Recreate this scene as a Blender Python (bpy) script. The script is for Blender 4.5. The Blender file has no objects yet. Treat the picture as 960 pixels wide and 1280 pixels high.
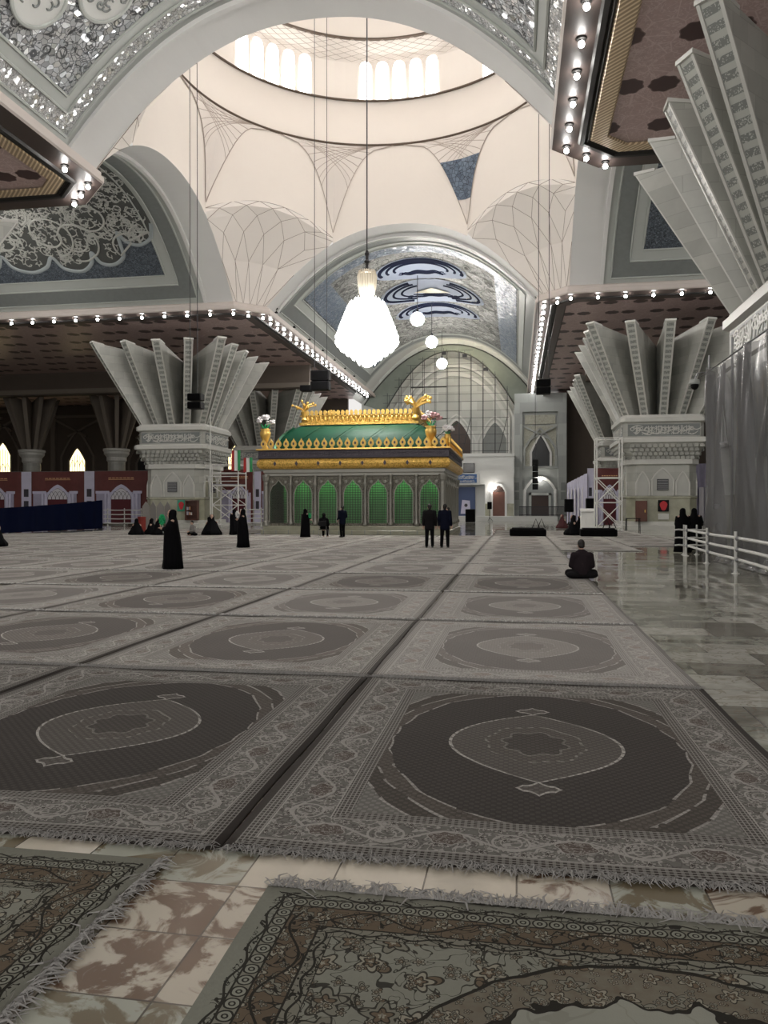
import bpy, math, random
from math import sin, cos, pi, radians, sqrt, atan2
from mathutils import Vector, Matrix
random.seed(7)
SC = bpy.context.scene
COL = SC.collection
V3 = Vector

# ---------------------------------------------------------------- camera numbers
EYE = 1.65
YAW = math.atan(165 / 967)
CY_, SY_ = cos(YAW), sin(YAW)
cam_data = bpy.data.cameras.new('camera')
cam_data.sensor_width = 36
cam_data.lens = 967 / 1280 * 36
cam_data.clip_end = 400
cam = bpy.data.objects.new('camera', cam_data)
cam.location = (0, 0, EYE)
cam.rotation_euler = (pi / 2 - 0.0052, 0, YAW)
COL.objects.link(cam)
SC.camera = cam

def PY(px, py, Y):            # photo point -> (X, Z) on the wall plane Y
    t = (px - 480) / 967
    X = (t * Y * CY_ - Y * SY_) / (CY_ + t * SY_)
    return X, (635 - py) * (-X * SY_ + Y * CY_) / 967 + EYE

def G(px, py):                # photo point -> (X, Y) on the floor
    d = 967 * EYE / (py - 635)
    xc = (px - 480) / 967 * d
    return xc * CY_ - d * SY_, xc * SY_ + d * CY_

# ---------------------------------------------------------------- mesh builder
class MB:
    def __init__(s):
        s.v, s.f, s.m = [], [], []
    def add(s, vs, fs, m=0):
        b = len(s.v)
        s.v.extend([tuple(p) for p in vs])
        for f in fs:
            s.f.append([i + b for i in f]); s.m.append(m)
        return s
    def box(s, x0, x1, y0, y1, z0, z1, m=0):
        return s.add([(x0,y0,z0),(x1,y0,z0),(x1,y1,z0),(x0,y1,z0),(x0,y0,z1),(x1,y0,z1),(x1,y1,z1),(x0,y1,z1)],
                     [(0,3,2,1),(4,5,6,7),(0,1,5,4),(1,2,6,5),(2,3,7,6),(3,0,4,7)], m)
    def cham(s, x0, x1, y0, y1, z0, z1, c=.02, m=0):       # box with chamfered top and bottom edges
        def ring(d, z): return [(x0+d,y0+d,z),(x1-d,y0+d,z),(x1-d,y1-d,z),(x0+d,y1-d,z)]
        vs = ring(c,z0)+ring(0,z0+c)+ring(0,z1-c)+ring(c,z1)
        fs = [(3,2,1,0),(12,13,14,15)]
        for k in range(3):
            for i in range(4):
                j=(i+1)%4; fs.append((k*4+i,k*4+j,k*4+4+j,k*4+4+i))
        return s.add(vs, fs, m)
    def bar(s, p, q, w, h=None, up=(0,0,1), m=0):
        p, q = V3(p), V3(q); h = h or w
        d = (q-p).normalized(); u = V3(up)
        if abs(d.dot(u)) > .98: u = V3((1,0,0))
        a = d.cross(u).normalized()*w/2; b = a.cross(d).normalized()*h/2
        vs = [p-a-b,p+a-b,p+a+b,p-a+b,q-a-b,q+a-b,q+a+b,q-a+b]
        return s.add(vs, [(0,1,2,3),(7,6,5,4),(0,4,5,1),(1,5,6,2),(2,6,7,3),(3,7,4,0)], m)
    def tube(s, pts, r, seg=8, closed=False, caps=True, flat=1.0, m=0):
        pts = [V3(p) for p in pts]; n = len(pts)
        rs = r if isinstance(r, (list, tuple)) else [r]*n
        up = V3((0,0,1)); vs = []; prev = None
        for i, p in enumerate(pts):
            if closed: d = pts[(i+1)%n]-pts[i-1]
            else: d = pts[min(i+1,n-1)]-pts[max(i-1,0)]
            d = d.normalized() if d.length > 1e-9 else V3((0,0,1))
            if prev is None:
                u = up if abs(d.dot(up)) < .95 else V3((1,0,0))
                a = d.cross(u).normalized()
            else:
                a = prev - d*prev.dot(d)
                a = a.normalized() if a.length > 1e-6 else d.orthogonal().normalized()
            prev = a; b = d.cross(a)
            for k in range(seg):
                t = 2*pi*k/seg
                vs.append(p + a*cos(t)*rs[i] + b*sin(t)*rs[i]*flat)
        fs = []
        for i in range(n if closed else n-1):
            j = (i+1) % n
            for k in range(seg):
                l = (k+1) % seg
                fs.append((i*seg+k, i*seg+l, j*seg+l, j*seg+k))
        if caps and not closed:
            fs.append(tuple(range(seg-1,-1,-1))); fs.append(tuple(range((n-1)*seg, n*seg)))
        return s.add(vs, fs, m)
    def lathe(s, prof, c=(0,0,0), seg=16, m=0, fl=None):
        vs = []; n = len(prof)
        for r, z in prof:
            for k in range(seg):
                t = 2*pi*k/seg
                rr = r*(1+(fl(t, z) if fl else 0))
                vs.append((c[0]+rr*cos(t), c[1]+rr*sin(t), c[2]+z))
        fs = []
        for i in range(n-1):
            for k in range(seg):
                l = (k+1)%seg
                fs.append((i*seg+k, i*seg+l, (i+1)*seg+l, (i+1)*seg+k))
        fs.append(tuple(range(seg-1,-1,-1))); fs.append(tuple(range((n-1)*seg, n*seg)))
        return s.add(vs, fs, m)
    def ell(s, c, rx, ry, rz, seg=12, rings=8, m=0):
        prof = [(max(1e-4, sin(pi*i/rings)), -cos(pi*i/rings)) for i in range(rings+1)]
        b = MB().lathe(prof, seg=seg)
        return s.add([(c[0]+x*rx, c[1]+y*ry, c[2]+z*rz) for x,y,z in b.v], b.f, m)
    def grid(s, fn, us, vs_, mfn=None, flip=False):
        pts = [fn(u, v) for u in us for v in vs_]; nv = len(vs_)
        b = len(s.v); s.v.extend([tuple(p) for p in pts])
        for i in range(len(us)-1):
            for j in range(nv-1):
                q = [b+i*nv+j, b+(i+1)*nv+j, b+(i+1)*nv+j+1, b+i*nv+j+1]
                s.f.append(q[::-1] if flip else q)
                s.m.append(mfn((us[i]+us[i+1])/2, (vs_[j]+vs_[j+1])/2) if mfn else 0)
        return s
    def poly(s, pts, m=0):
        return s.add(pts, [tuple(range(len(pts)))], m)
    def prism(s, pts, vec, m=0):
        n = len(pts); vec = V3(vec)
        vs = [V3(p) for p in pts] + [V3(p)+vec for p in pts]
        fs = [tuple(range(n-1,-1,-1)), tuple(range(n,2*n))]
        for i in range(n):
            j = (i+1)%n; fs.append((i,j,n+j,n+i))
        return s.add(vs, fs, m)
    def loft(s, rings, caps=True, m=0):
        n = len(rings[0]); vs = [p for r in rings for p in r]; fs = []
        for i in range(len(rings)-1):
            for k in range(n):
                l=(k+1)%n; fs.append((i*n+k,i*n+l,(i+1)*n+l,(i+1)*n+k))
        if caps:
            fs.append(tuple(range(n-1,-1,-1))); fs.append(tuple(range((len(rings)-1)*n, len(rings)*n)))
        return s.add(vs, fs, m)
    def merge(s, o, mat=None, m=0):
        return s.add([mat @ V3(p) for p in o.v] if mat else o.v, o.f, m)
    def build(s, name, mat, parent=None, smooth=False, world=True, kind=None, origin=None):
        me = bpy.data.meshes.new(name)
        off = V3((0,0,0))
        if parent is not None:
            if world: off = wloc(parent)
        elif origin is not None: off = V3(origin)
        elif world and s.v:
            xs=[p[0] for p in s.v]; ys=[p[1] for p in s.v]; zs=[p[2] for p in s.v]
            off = V3(((min(xs)+max(xs))/2,(min(ys)+max(ys))/2,min(zs)))
        me.from_pydata([(p[0]-off.x,p[1]-off.y,p[2]-off.z) for p in s.v], [], s.f)
        mats = mat if isinstance(mat, (list, tuple)) else [mat]
        for mm in mats: me.materials.append(mm)
        if len(mats) > 1: me.polygons.foreach_set('material_index', s.m)
        if smooth: me.polygons.foreach_set('use_smooth', [True]*len(me.polygons))
        me.update()
        o = bpy.data.objects.new(name, me); COL.objects.link(o)
        if parent is not None: o.parent = parent
        else: o.location = off
        if kind: o['kind'] = kind
        return o

def wloc(o):
    l = V3(o.location)
    while o.parent: o = o.parent; l += V3(o.location)
    return l
def tag(o, label, cat, group=None, kind=None):
    o['label'] = label; o['category'] = cat
    if group: o['group'] = group
    if kind: o['kind'] = kind
    return o
def thing(name, label, cat, loc=(0,0,0), group=None):
    o = bpy.data.objects.new(name, None); COL.objects.link(o); o.location = loc
    o.empty_display_size = .2
    return tag(o, label, cat, group)
def copy_tree(o, parent=None):
    c = o.copy(); COL.objects.link(c)
    if parent: c.parent = parent
    for ch in list(o.children): copy_tree(ch, c)
    return c
def dup(root, loc, rz=0, label=None, sc=None):
    c = copy_tree(root); c.location = loc; c.rotation_euler = (0,0,rz)
    if label: c['label'] = label
    if sc: c.scale = sc
    return c
ORD = 'zeroth first second third fourth fifth sixth seventh eighth ninth tenth eleventh twelfth thirteenth fourteenth fifteenth sixteenth seventeenth eighteenth nineteenth twentieth'.split()
def nth(n):
    if n <= 20: return ORD[n]
    t = {2:'twenty',3:'thirty',4:'forty'}[n//10]
    return t+'-'+ORD[n%10] if n%10 else t[:-1]+'ieth'

# ---------------------------------------------------------------- node expressions
class X:
    nt = None
    def __init__(s, v): s.v = v
    def __add__(a,b): return mth('ADD',a,b)
    __radd__ = __add__
    def __sub__(a,b): return mth('SUBTRACT',a,b)
    def __rsub__(a,b): return mth('SUBTRACT',b,a)
    def __mul__(a,b): return mth('MULTIPLY',a,b)
    __rmul__ = __mul__
    def __truediv__(a,b): return mth('DIVIDE',a,b)
    def __pow__(a,b): return mth('POWER',a,b)
    def __gt__(a,b): return mth('GREATER_THAN',a,b)
    def __lt__(a,b): return mth('LESS_THAN',a,b)
def put(sock, v):
    if isinstance(v, X): v = v.v
    if hasattr(v, 'is_output'): X.nt.links.new(v, sock)
    else:
        try: sock.default_value = v
        except Exception: sock.default_value = tuple(v) + (1,)
def mth(op, a, b=None, c=None):
    n = X.nt.nodes.new('ShaderNodeMath'); n.operation = op
    put(n.inputs[0], a)
    if b is not None: put(n.inputs[1], b)
    if c is not None: put(n.inputs[2], c)
    return X(n.outputs[0])
def xabs(a): return mth('ABSOLUTE', a)
def xsin(a): return mth('SINE', a)
def xmin(a,b): return mth('MINIMUM', a, b)
def xmax(a,b): return mth('MAXIMUM', a, b)
def xmod(a,b): return mth('FLOORED_MODULO', a, b)
def xfloor(a): return mth('FLOOR', a)
def hyp(a,b): return mth('SQRT', a*a+b*b)
def band(a, lo, hi): return (a > lo) * (a < hi)
def near(a, w): return xabs(a) < w
def inv(a): return 1 - a
def sel(m, a, b): return b + m*(a-b)
def ramp(a, lo, hi):
    n = X.nt.nodes.new('ShaderNodeMapRange'); n.interpolation_type='SMOOTHSTEP'
    put(n.inputs[0], a); n.inputs[1].default_value=lo; n.inputs[2].default_value=hi
    return X(n.outputs[0])
def mix(f, a, b):
    n = X.nt.nodes.new('ShaderNodeMix'); n.data_type='RGBA'
    put(n.inputs[0], f)
    for i, v in ((6,a),(7,b)):
        if isinstance(v, (tuple,list)): v = tuple(v)+(1,) if len(v)==3 else v
        put(n.inputs[i], v)
    return X(n.outputs[2])
def vmul(col, f):
    n = X.nt.nodes.new('ShaderNodeVectorMath'); n.operation='SCALE'
    put(n.inputs[0], col if isinstance(col, X) else col[:3]); put(n.inputs['Scale'], f)
    return X(n.outputs[0])
def comb(x,y,z=0.0):
    n = X.nt.nodes.new('ShaderNodeCombineXYZ')
    put(n.inputs[0],x); put(n.inputs[1],y); put(n.inputs[2],z)
    return X(n.outputs[0])
def coord(kind='Object'):
    n = X.nt.nodes.new('ShaderNodeTexCoord'); return X(n.outputs[kind])
def sep(v):
    n = X.nt.nodes.new('ShaderNodeSeparateXYZ'); put(n.inputs[0], v)
    return [X(o) for o in n.outputs]
def noise(vec, scale, detail=2, dist=0, rough=.5, color=False):
    n = X.nt.nodes.new('ShaderNodeTexNoise'); put(n.inputs['Vector'], vec)
    n.inputs['Scale'].default_value=scale; n.inputs['Detail'].default_value=detail
    n.inputs['Distortion'].default_value=dist; n.inputs['Roughness'].default_value=rough
    return X(n.outputs[1 if color else 0])
def voro(vec, scale, feature='F1', out=0, rnd=1.0):
    n = X.nt.nodes.new('ShaderNodeTexVoronoi'); n.feature=feature; put(n.inputs['Vector'], vec)
    n.inputs['Scale'].default_value=scale; n.inputs['Randomness'].default_value=rnd
    return X(n.outputs[out])
def voro2(vec, scale, rnd=.8):
    n = X.nt.nodes.new('ShaderNodeTexVoronoi'); n.voronoi_dimensions='2D'; put(n.inputs['Vector'], vec)
    n.inputs['Scale'].default_value=scale; n.inputs['Randomness'].default_value=rnd
    sx, sy, sz = sep(vec); px, py, pz = sep(X(n.outputs[2]))
    return (sx-px)*scale, (sy-py)*scale, sep(X(n.outputs[1]))[0]
def white(vec, color=False):
    n = X.nt.nodes.new('ShaderNodeTexWhiteNoise'); put(n.inputs[0], vec)
    return X(n.outputs[1 if color else 0])
def objrand():
    n = X.nt.nodes.new('ShaderNodeObjectInfo'); return X(n.outputs['Random'])
def tiltnormal(colr, k):
    nt = X.nt
    g = nt.nodes.new('ShaderNodeNewGeometry')
    a = nt.nodes.new('ShaderNodeVectorMath'); a.operation='SUBTRACT'; put(a.inputs[0], colr); a.inputs[1].default_value=(.5,.5,.5)
    b = nt.nodes.new('ShaderNodeVectorMath'); b.operation='MULTIPLY_ADD'; nt.links.new(a.outputs[0], b.inputs[0]); b.inputs[1].default_value=(k,k,k); nt.links.new(g.outputs['Normal'], b.inputs[2])
    c = nt.nodes.new('ShaderNodeVectorMath'); c.operation='NORMALIZE'; nt.links.new(b.outputs[0], c.inputs[0])
    return X(c.outputs[0])
def bump(h, strength=.3, dist=.01):
    n = X.nt.nodes.new('ShaderNodeBump'); put(n.inputs['Height'], h)
    n.inputs['Strength'].default_value=strength; n.inputs['Distance'].default_value=dist
    return X(n.outputs[0])
MATS = {}
def material(name, fn):
    m = bpy.data.materials.new(name); m.use_nodes = True
    nt = m.node_tree; X.nt = nt
    p = nt.nodes['Principled BSDF']
    d = fn() if callable(fn) else fn
    for k, v in d.items():
        if isinstance(v, (tuple,list)) and len(v)==3 and k in ('Base Color','Emission Color','Sheen Tint'): v = tuple(v)+(1,)
        put(p.inputs[k], v)
    MATS[name] = m
    return m
def flat(name, col, rough=.6, metal=0.0, **kw):
    d = {'Base Color': col, 'Roughness': rough, 'Metallic': metal}; d.update(kw)
    return material(name, d)
def glow(name, col, strength):
    return material(name, {'Base Color': (0.0,0.0,0.0), 'Emission Color': col, 'Emission Strength': strength, 'Roughness': 1.0})
# ---------------------------------------------------------------- materials
def mottled(name, col, rough=.6, amt=.12, scale=1.2, joints=None, jcol=.6, metal=0.0, bmp=0.0):
    def f():
        c = coord()
        n = noise(c, scale, 5, .4, .6)
        k = (1-amt) + n*(2*amt)
        if joints:
            x,y,z = sep(c)
            w,h = joints
            row = xfloor(z/h)
            jz = xmod(z, h)
            jx = xmod(x+y + row*(w*.5), w)
            j = xmax(jz < .022, jx < .022)
            tile = white(comb(xfloor((x+y+row*(w*.5))/w), row, 1.0))
            k = k*(.88+tile*.24)*sel(j, jcol, 1.0)
        return {'Base Color': vmul(col, k), 'Roughness': rough, 'Metallic': metal}
    return material(name, f)
CREAM = mottled('cream_plaster', (.80,.748,.70), .75, .03, .5)
CREAM_PANEL = mottled('cream_panel', (.735,.685,.65), .75, .03, .5)
SHELL = mottled('shell_plaster', (.78,.735,.70), .75, .03, .5)
SEAM = flat('dark_seam', (.30,.25,.22), .8)
RING = flat('ring_bronze', (.10,.07,.05), .6)
ARCHGREY = mottled('arch_grey', (.70,.70,.70), .6, .04, .4)
FRAME = mottled('frame_stone', (.43,.455,.44), .45, .05, .6)
FRAME_DARK = mottled('frame_dark', (.19,.205,.205), .4, .15, 3)
LEDGE = mottled('ledge_stone', (.62,.56,.53), .5, .06, .8)
SOFFIT = mottled('soffit_brown', (.085,.062,.055), .45, .1, 2)
BLACKM = flat('black_moulding', (.02,.018,.017), .5)
MARBLE = mottled('column_marble', (.40,.405,.375), .32, .20, .9, (1.1,.62), .82)
MARBLE_LT = mottled('trim_marble', (.56,.56,.53), .35, .10, 1.4)
MARBLE_GR = mottled('green_marble', (.34,.34,.26), .25, .35, 1.6)
STONEW = mottled('wall_stone', (.50,.52,.51), .55, .08, .5, (2.2,1.4), .85)
STONEW2 = mottled('wall_stone_pale', (.64,.65,.64), .5, .05, .7)
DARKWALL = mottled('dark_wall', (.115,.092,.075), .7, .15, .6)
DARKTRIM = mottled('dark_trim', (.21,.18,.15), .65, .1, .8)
SOFTBLACK = flat('black_cloth', (.004,.004,.0045), .9, **{'Specular IOR Level': .08})
BLACK = flat('black_plastic', (.006,.006,.007), .6, **{'Specular IOR Level': .2})
PIPE = flat('white_pipe', (.72,.72,.70), .35)
STEEL = flat('steel_pipe', (.30,.30,.31), .4, .6)
DARKSTEEL = flat('dark_scaffold', (.035,.035,.04), .5, .3)
WOOD = mottled('door_wood', (.13,.055,.04), .45, .2, 3)
WOODD = flat('dark_wood', (.045,.025,.02), .5)
SKIN = flat('skin', (.52,.34,.26), .55)
HAIR = flat('hair', (.015,.012,.011), .6)
CHADOR = flat('chador', (.0045,.0045,.0055), .9, **{'Specular IOR Level': .08})
JACKET = flat('jacket_charcoal', (.012,.0115,.0125), .9, **{'Specular IOR Level': .08})
JACKET2 = flat('jacket_plum', (.024,.018,.021), .9, **{'Specular IOR Level': .08})
NAVY = flat('navy_cloth', (.007,.009,.020), .9, **{'Specular IOR Level': .08})
TROUSER = flat('trousers', (.005,.005,.006), .9, **{'Specular IOR Level': .08})
SHOE = flat('shoe', (.01,.01,.01), .4)
GREYCL = flat('grey_cloth', (.22,.21,.20), .85)
WHITECL = flat('white_cloth', (.75,.75,.74), .8)
GREENFL = flat('green_feather', (.02,.42,.16), .8)
REDP = flat('red_plastic', (.22,.02,.012), .6)
CURTAIN = flat('navy_curtain', (.003,.005,.020), .9, **{'Specular IOR Level': .05})
GOLD = material('gold', {'Base Color': (.80,.52,.14), 'Metallic': .65, 'Roughness': .34})
GOLDREL = material('gold_relief', lambda: {'Base Color': mix(noise(coord(), 7, 4, 1.5) > .52, (.86,.56,.14), (.58,.34,.06)), 'Metallic': .45, 'Roughness': .36, 'Normal': bump(noise(coord(), 9, 3, 2), .7, .06)})
SILVER = material('silver', {'Base Color': (.34,.335,.30), 'Metallic': .6, 'Roughness': .42})
SILVERREL = material('silver_relief', lambda: {'Base Color': mix(noise(coord(), 14, 3, 2) > .5, (.24,.228,.19), (.09,.083,.067)), 'Metallic': .45, 'Roughness': .4, 'Normal': bump(noise(coord(), 16, 3, 2), .6, .04)})
GREENCL = material('green_cloth', lambda: {'Base Color': mix(noise(coord(), 1.2, 3), (.0006,.032,.015), (.001,.056,.028)), 'Roughness': .55, 'Specular IOR Level': .25})
GREENIN = flat('green_drape', (.22,.50,.24), .8)
ENAMEL = flat('violet_enamel', (.055,.045,.065), .4)
FLOWER = flat('white_flower', (.85,.83,.85), .8)
PINKFL = flat('pink_flower', (.62,.36,.38), .8)
LAMP = glow('cornice_lamp_glow', (1.0,.97,.93), 75)
GLOBE = glow('globe_glow', (1.0,.945,.87), 115)
CRYSTAL_ON = glow('crystal_glow', (1.0,.96,.90), 55)
CRYSTAL = material('crystal', {'Base Color': (.80,.74,.62), 'Roughness': .15, 'Metallic': .35, 'Emission Color': (1,.8,.5), 'Emission Strength': .06})
SKYPANE = glow('daylight_pane', (1.0,.985,.955), 8.2)
WARMPANE = glow('warm_window', (1.0,.80,.42), 2.3)
def pane_mul():
    x,y,z = sep(coord())
    return mix(noise(coord(), 2.2, 2) > .58, (1.0,.78,.36), (.45,.28,.10))
def mosaic(name, base, dark, scale, k, rough=.16, metal=.9, linew=.05, big=None):
    def f():
        c = coord()
        col = voro(c, scale, 'F1', 1)
        h = sep(col)[0]
        edge = voro(c, scale, 'DISTANCE_TO_EDGE', 0)
        bc = mix(h*.9, base, dark)
        bc = mix(edge < linew, bc, tuple(v*.45 for v in dark))
        if big:
            e2 = voro(c, big, 'F1', 0)
            bc = mix(band(e2, .26, .33), bc, tuple(v*.3 for v in dark))
            bc = mix(near(noise(c, big*1.1, 2, 1.0)-.5, .02), bc, tuple(v*.35 for v in dark))
        return {'Base Color': bc, 'Roughness': rough, 'Metallic': metal, 'Normal': tiltnormal(col, k)}
    return material(name, f)
MOS_SILVER = mosaic('mirror_mosaic', (.85,.87,.90), (.50,.53,.57), 4.2, .9, .2, .45, .05, 1.25)
MOS_BRIGHT = mosaic('mirror_band', (.92,.93,.94), (.66,.68,.70), 7.5, .8, .2, .45)
MOS_BLUE = mosaic('blue_mirror', (.20,.25,.33), (.12,.155,.21), 5.0, .35, .35, .15)
MOS_GREY = mosaic('grey_mirror', (.27,.275,.265), (.15,.155,.15), 2.6, .25, .6, .08, .04, .55)
MOS_DARK = mosaic('slate_mosaic', (.17,.20,.24), (.075,.092,.115), 8, .45, .3, .25)
MEDBASE = flat('medallion_ground', (.26,.30,.385), .75, **{'Specular IOR Level': .2})
NAVYLINE = flat('navy_inlay', (.008,.011,.028), .9, **{'Specular IOR Level': .05})
SCROLL = flat('scroll_stone', (.42,.43,.41), .5)
SCROLLGROUND = mottled('scroll_ground', (.075,.08,.078), .5, .2, 4)
FARSCROLL = flat('far_scroll', (.33,.335,.32), .8)
SCROLLG = flat('scroll_band', (.33,.37,.39), .5)
def maroon():
    c = coord(); x,y,z = sep(c)
    sx, sy = 3.4, 3.1
    row = xfloor(y/sy)
    px_ = xmod(x + row*1.7, sx)-sx/2; py_ = xmod(y, sy)-sy/2
    th = mth('ARCTAN2', py_, xabs(px_)-.62)
    r = hyp(xabs(px_)-.62, py_) + xsin(th*8)*.028
    web = near(voro(c, 1.15, 'DISTANCE_TO_EDGE', 0), .018)
    fine = near(noise(c, 3.0, 2, 1.2)-.5, .028)
    col = mix(noise(c, 6, 4), (.66,.49,.47), (.50,.36,.35))
    col = mix(fine*.75, col, (.72,.58,.56))
    col = mix(web*.8, col, (.74,.60,.58))
    col = mix(r < .50, col, (.085,.045,.045))
    col = mix(band(r, .50, .54), col, (.22,.14,.13))
    return {'Base Color': col, 'Roughness': .38}
MAROON = material('maroon_ceiling', maroon)
def goldtrim():
    x,y,z = sep(coord())
    s = xsin((x+y)*26)
    return {'Base Color': mix(s > -.2, (.95,.78,.55), (.50,.36,.22)), 'Roughness': .35, 'Metallic': .25}
GOLDTRIM = material('gilded_trim', goldtrim)
def finface():
    x,y,z = sep(coord())
    m = near(xmod(z, .36)-.18, .10)*near(noise(coord(),14,1)-.5,.13)
    return {'Base Color': mix(m, (.44,.45,.42), (.20,.21,.20)), 'Roughness': .35}
FINFACE = material('fin_inlay', finface)

# ---- carpets
def carpet_a(name, field, med, spand, bord, pale, dark, lift):
    def f():
        c = coord(); x,y,z = sep(c)
        hx, hy = 1.53, 1.91
        ax, ay = xabs(x), xabs(y)
        dx, dy = hx-ax, hy-ay
        side = dx < dy
        e = xmin(dx, dy)
        al = sel(side, y, x)
        q = e-.285
        col = mix(noise(c, 26, 3), bord, tuple(v*.72 for v in bord))
        # scrolls of the main border
        curl = near(noise(c, 10.5, 1.0, 1.6)-.5, .045)
        col = mix(curl*.85, col, pale)
        curl2 = near(noise(c, 17, 1.0, 1.0)-.46, .026)
        col = mix(curl2*.6, col, dark)
        fx_, fy_, fr_ = voro2(c, 8.5, .7)
        rr = hyp(fx_, fy_); pet = .30*(.72+.28*xsin(mth('ARCTAN2', fy_, fx_)*5 + fr_*6))
        col = mix((rr < pet)*.7, col, pale); col = mix((rr < pet*.45), col, dark); col = mix(near(rr-pet, .035)*.7, col, dark)
        vine = near(q - xsin(al*10.1)*.075, .011)
        col = mix(vine*.8, col, pale)
        p = xmod(al+.155, .622)-.311
        th = mth('ARCTAN2', q, p)
        r = hyp(p*.8, q*1.15) + xsin(th*6)*.008
        col = mix((r < .074)*.8, col, tuple(v*k for v,k in zip(dark,(1.45,1.25,1.15))))
        col = mix(band(r, .074, .081)*.7, col, pale)
        col = mix(near(noise(c, 40, 1)-.5, .04)*(r < .07)*.6, col, pale)
        p2 = xmod(al+.155+.311, .622)-.311
        r2 = hyp(p2, q)
        col = mix(band(r2, .085, .097)*.9, col, pale)
        col = mix(band(r2, .048, .056)*.8, col, pale)
        # guard stripes
        g = xmax(band(e, .045, .135), band(e, .435, .53))
        stripe = xmod(e, .0235) < .0075
        dots = (xsin(al*190) > .1)
        gc = mix(dots, dark, bord)
        gc = mix(stripe, gc, mix(.5, pale, bord))
        col = mix(g, col, gc)
        col = mix(e < .045, col, tuple(v*.85 for v in dark))
        col = mix(xmax(band(e,.128,.137), band(e,.43,.438)), col, pale)
        # field
        diaper = xsin(x*105)*xsin(y*105)
        dk = .84 + (diaper > .15)*.36
        scal = xabs(xsin((ay+ax*.6)*11))*.05
        O = (ax/1.0)**1.95 + (ay/1.42)**1.95 + scal*.7
        fc = mix(noise(c, 40, 2), field, tuple(v*.8 for v in field))
        sp = mix(near(noise(c, 16, 1, 1)-.5, .03)*.6, spand, tuple(v*.6 for v in spand))
        fc = mix(O > 1.0, fc, sp)
        fc = mix(band(O, 1.22, 1.47), fc, tuple(v*.74 for v in spand))
        fc = mix(O > 1.47, fc, tuple(min(1,v*1.0) for v in bord))
        lines = xmax(xmax(near(O-1.0, .014), near(O-1.22, .016)), near(O-1.47, .02))
        fc = mix(lines*(noise(c, 7, 1) > .42)*.8, fc, pale)
        Mq = ax/.585 + (ay/.765)**2.0
        fc = mix(Mq < 1, fc, mix(noise(c, 30, 2), med, tuple(v*.86 for v in med)))
        E2 = (x/.33)**2.0 + (y/.40)**2.0 + xsin(mth('ARCTAN2', y, x)*8)*.08
        fc = mix((E2 < 1)*.8, fc, tuple((a+b)/2*.98 for a,b in zip(med, spand)))
        fc = mix((E2 < .42)*.9, fc, tuple(v*1.12 for v in field))
        fc = mix(near(E2-1, .06)*(xsin((x+y)*55) > 0)*.45, fc, pale)
        fc = mix(near(E2-.42, .04)*.3, fc, pale)
        pend = ax/.15 + xabs(ay-.865)/.105 + xabs(xsin(ax*34))*.2
        fc = mix((pend < 1)*.8, fc, med)
        fc = mix(near(pend-1.0, .12), fc, pale)
        rim = near(Mq-1, .020)*sel(xsin((x*1.2+y)*62) > -.5, 1.0, .4)*(ay < .79)
        fc = mix(rim, fc, tuple(min(1,v*1.15) for v in pale))
        fc = vmul(fc, dk)
        col = mix(e > .53, col, fc)
        rnd = objrand()
        wear = noise(c, 1.1, 3)
        col = vmul(col, (.86 + rnd*.16)*(.86 + wear*.3))
        return {'Base Color': col, 'Roughness': .95, 'Specular IOR Level': .15, 'Sheen Weight': lift, 'Sheen Roughness': .5, 'Sheen Tint': (.9,.88,.85),
                'Normal': bump(noise(c, 160, 2)+diaper*.1, .35, .004)}
    return material(name, f)
RUG_DARK = carpet_a('carpet_dark', (.064,.057,.052), (.118,.108,.098), (.104,.092,.080), (.185,.178,.164), (.36,.345,.32), (.058,.050,.045), .03)
RUG_MID = carpet_a('carpet_mid', (.115,.100,.092), (.185,.168,.152), (.165,.142,.125), (.27,.26,.24), (.43,.41,.38), (.095,.085,.077), .14)
RUG_PALE_SHEEN = carpet_a('carpet_pale_sheen', (.165,.147,.137), (.30,.277,.255), (.205,.184,.167), (.34,.325,.305), (.48,.46,.43), (.17,.155,.142), .24)  # own paler tone, plus grazing sheen painted in for the far rows
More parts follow.
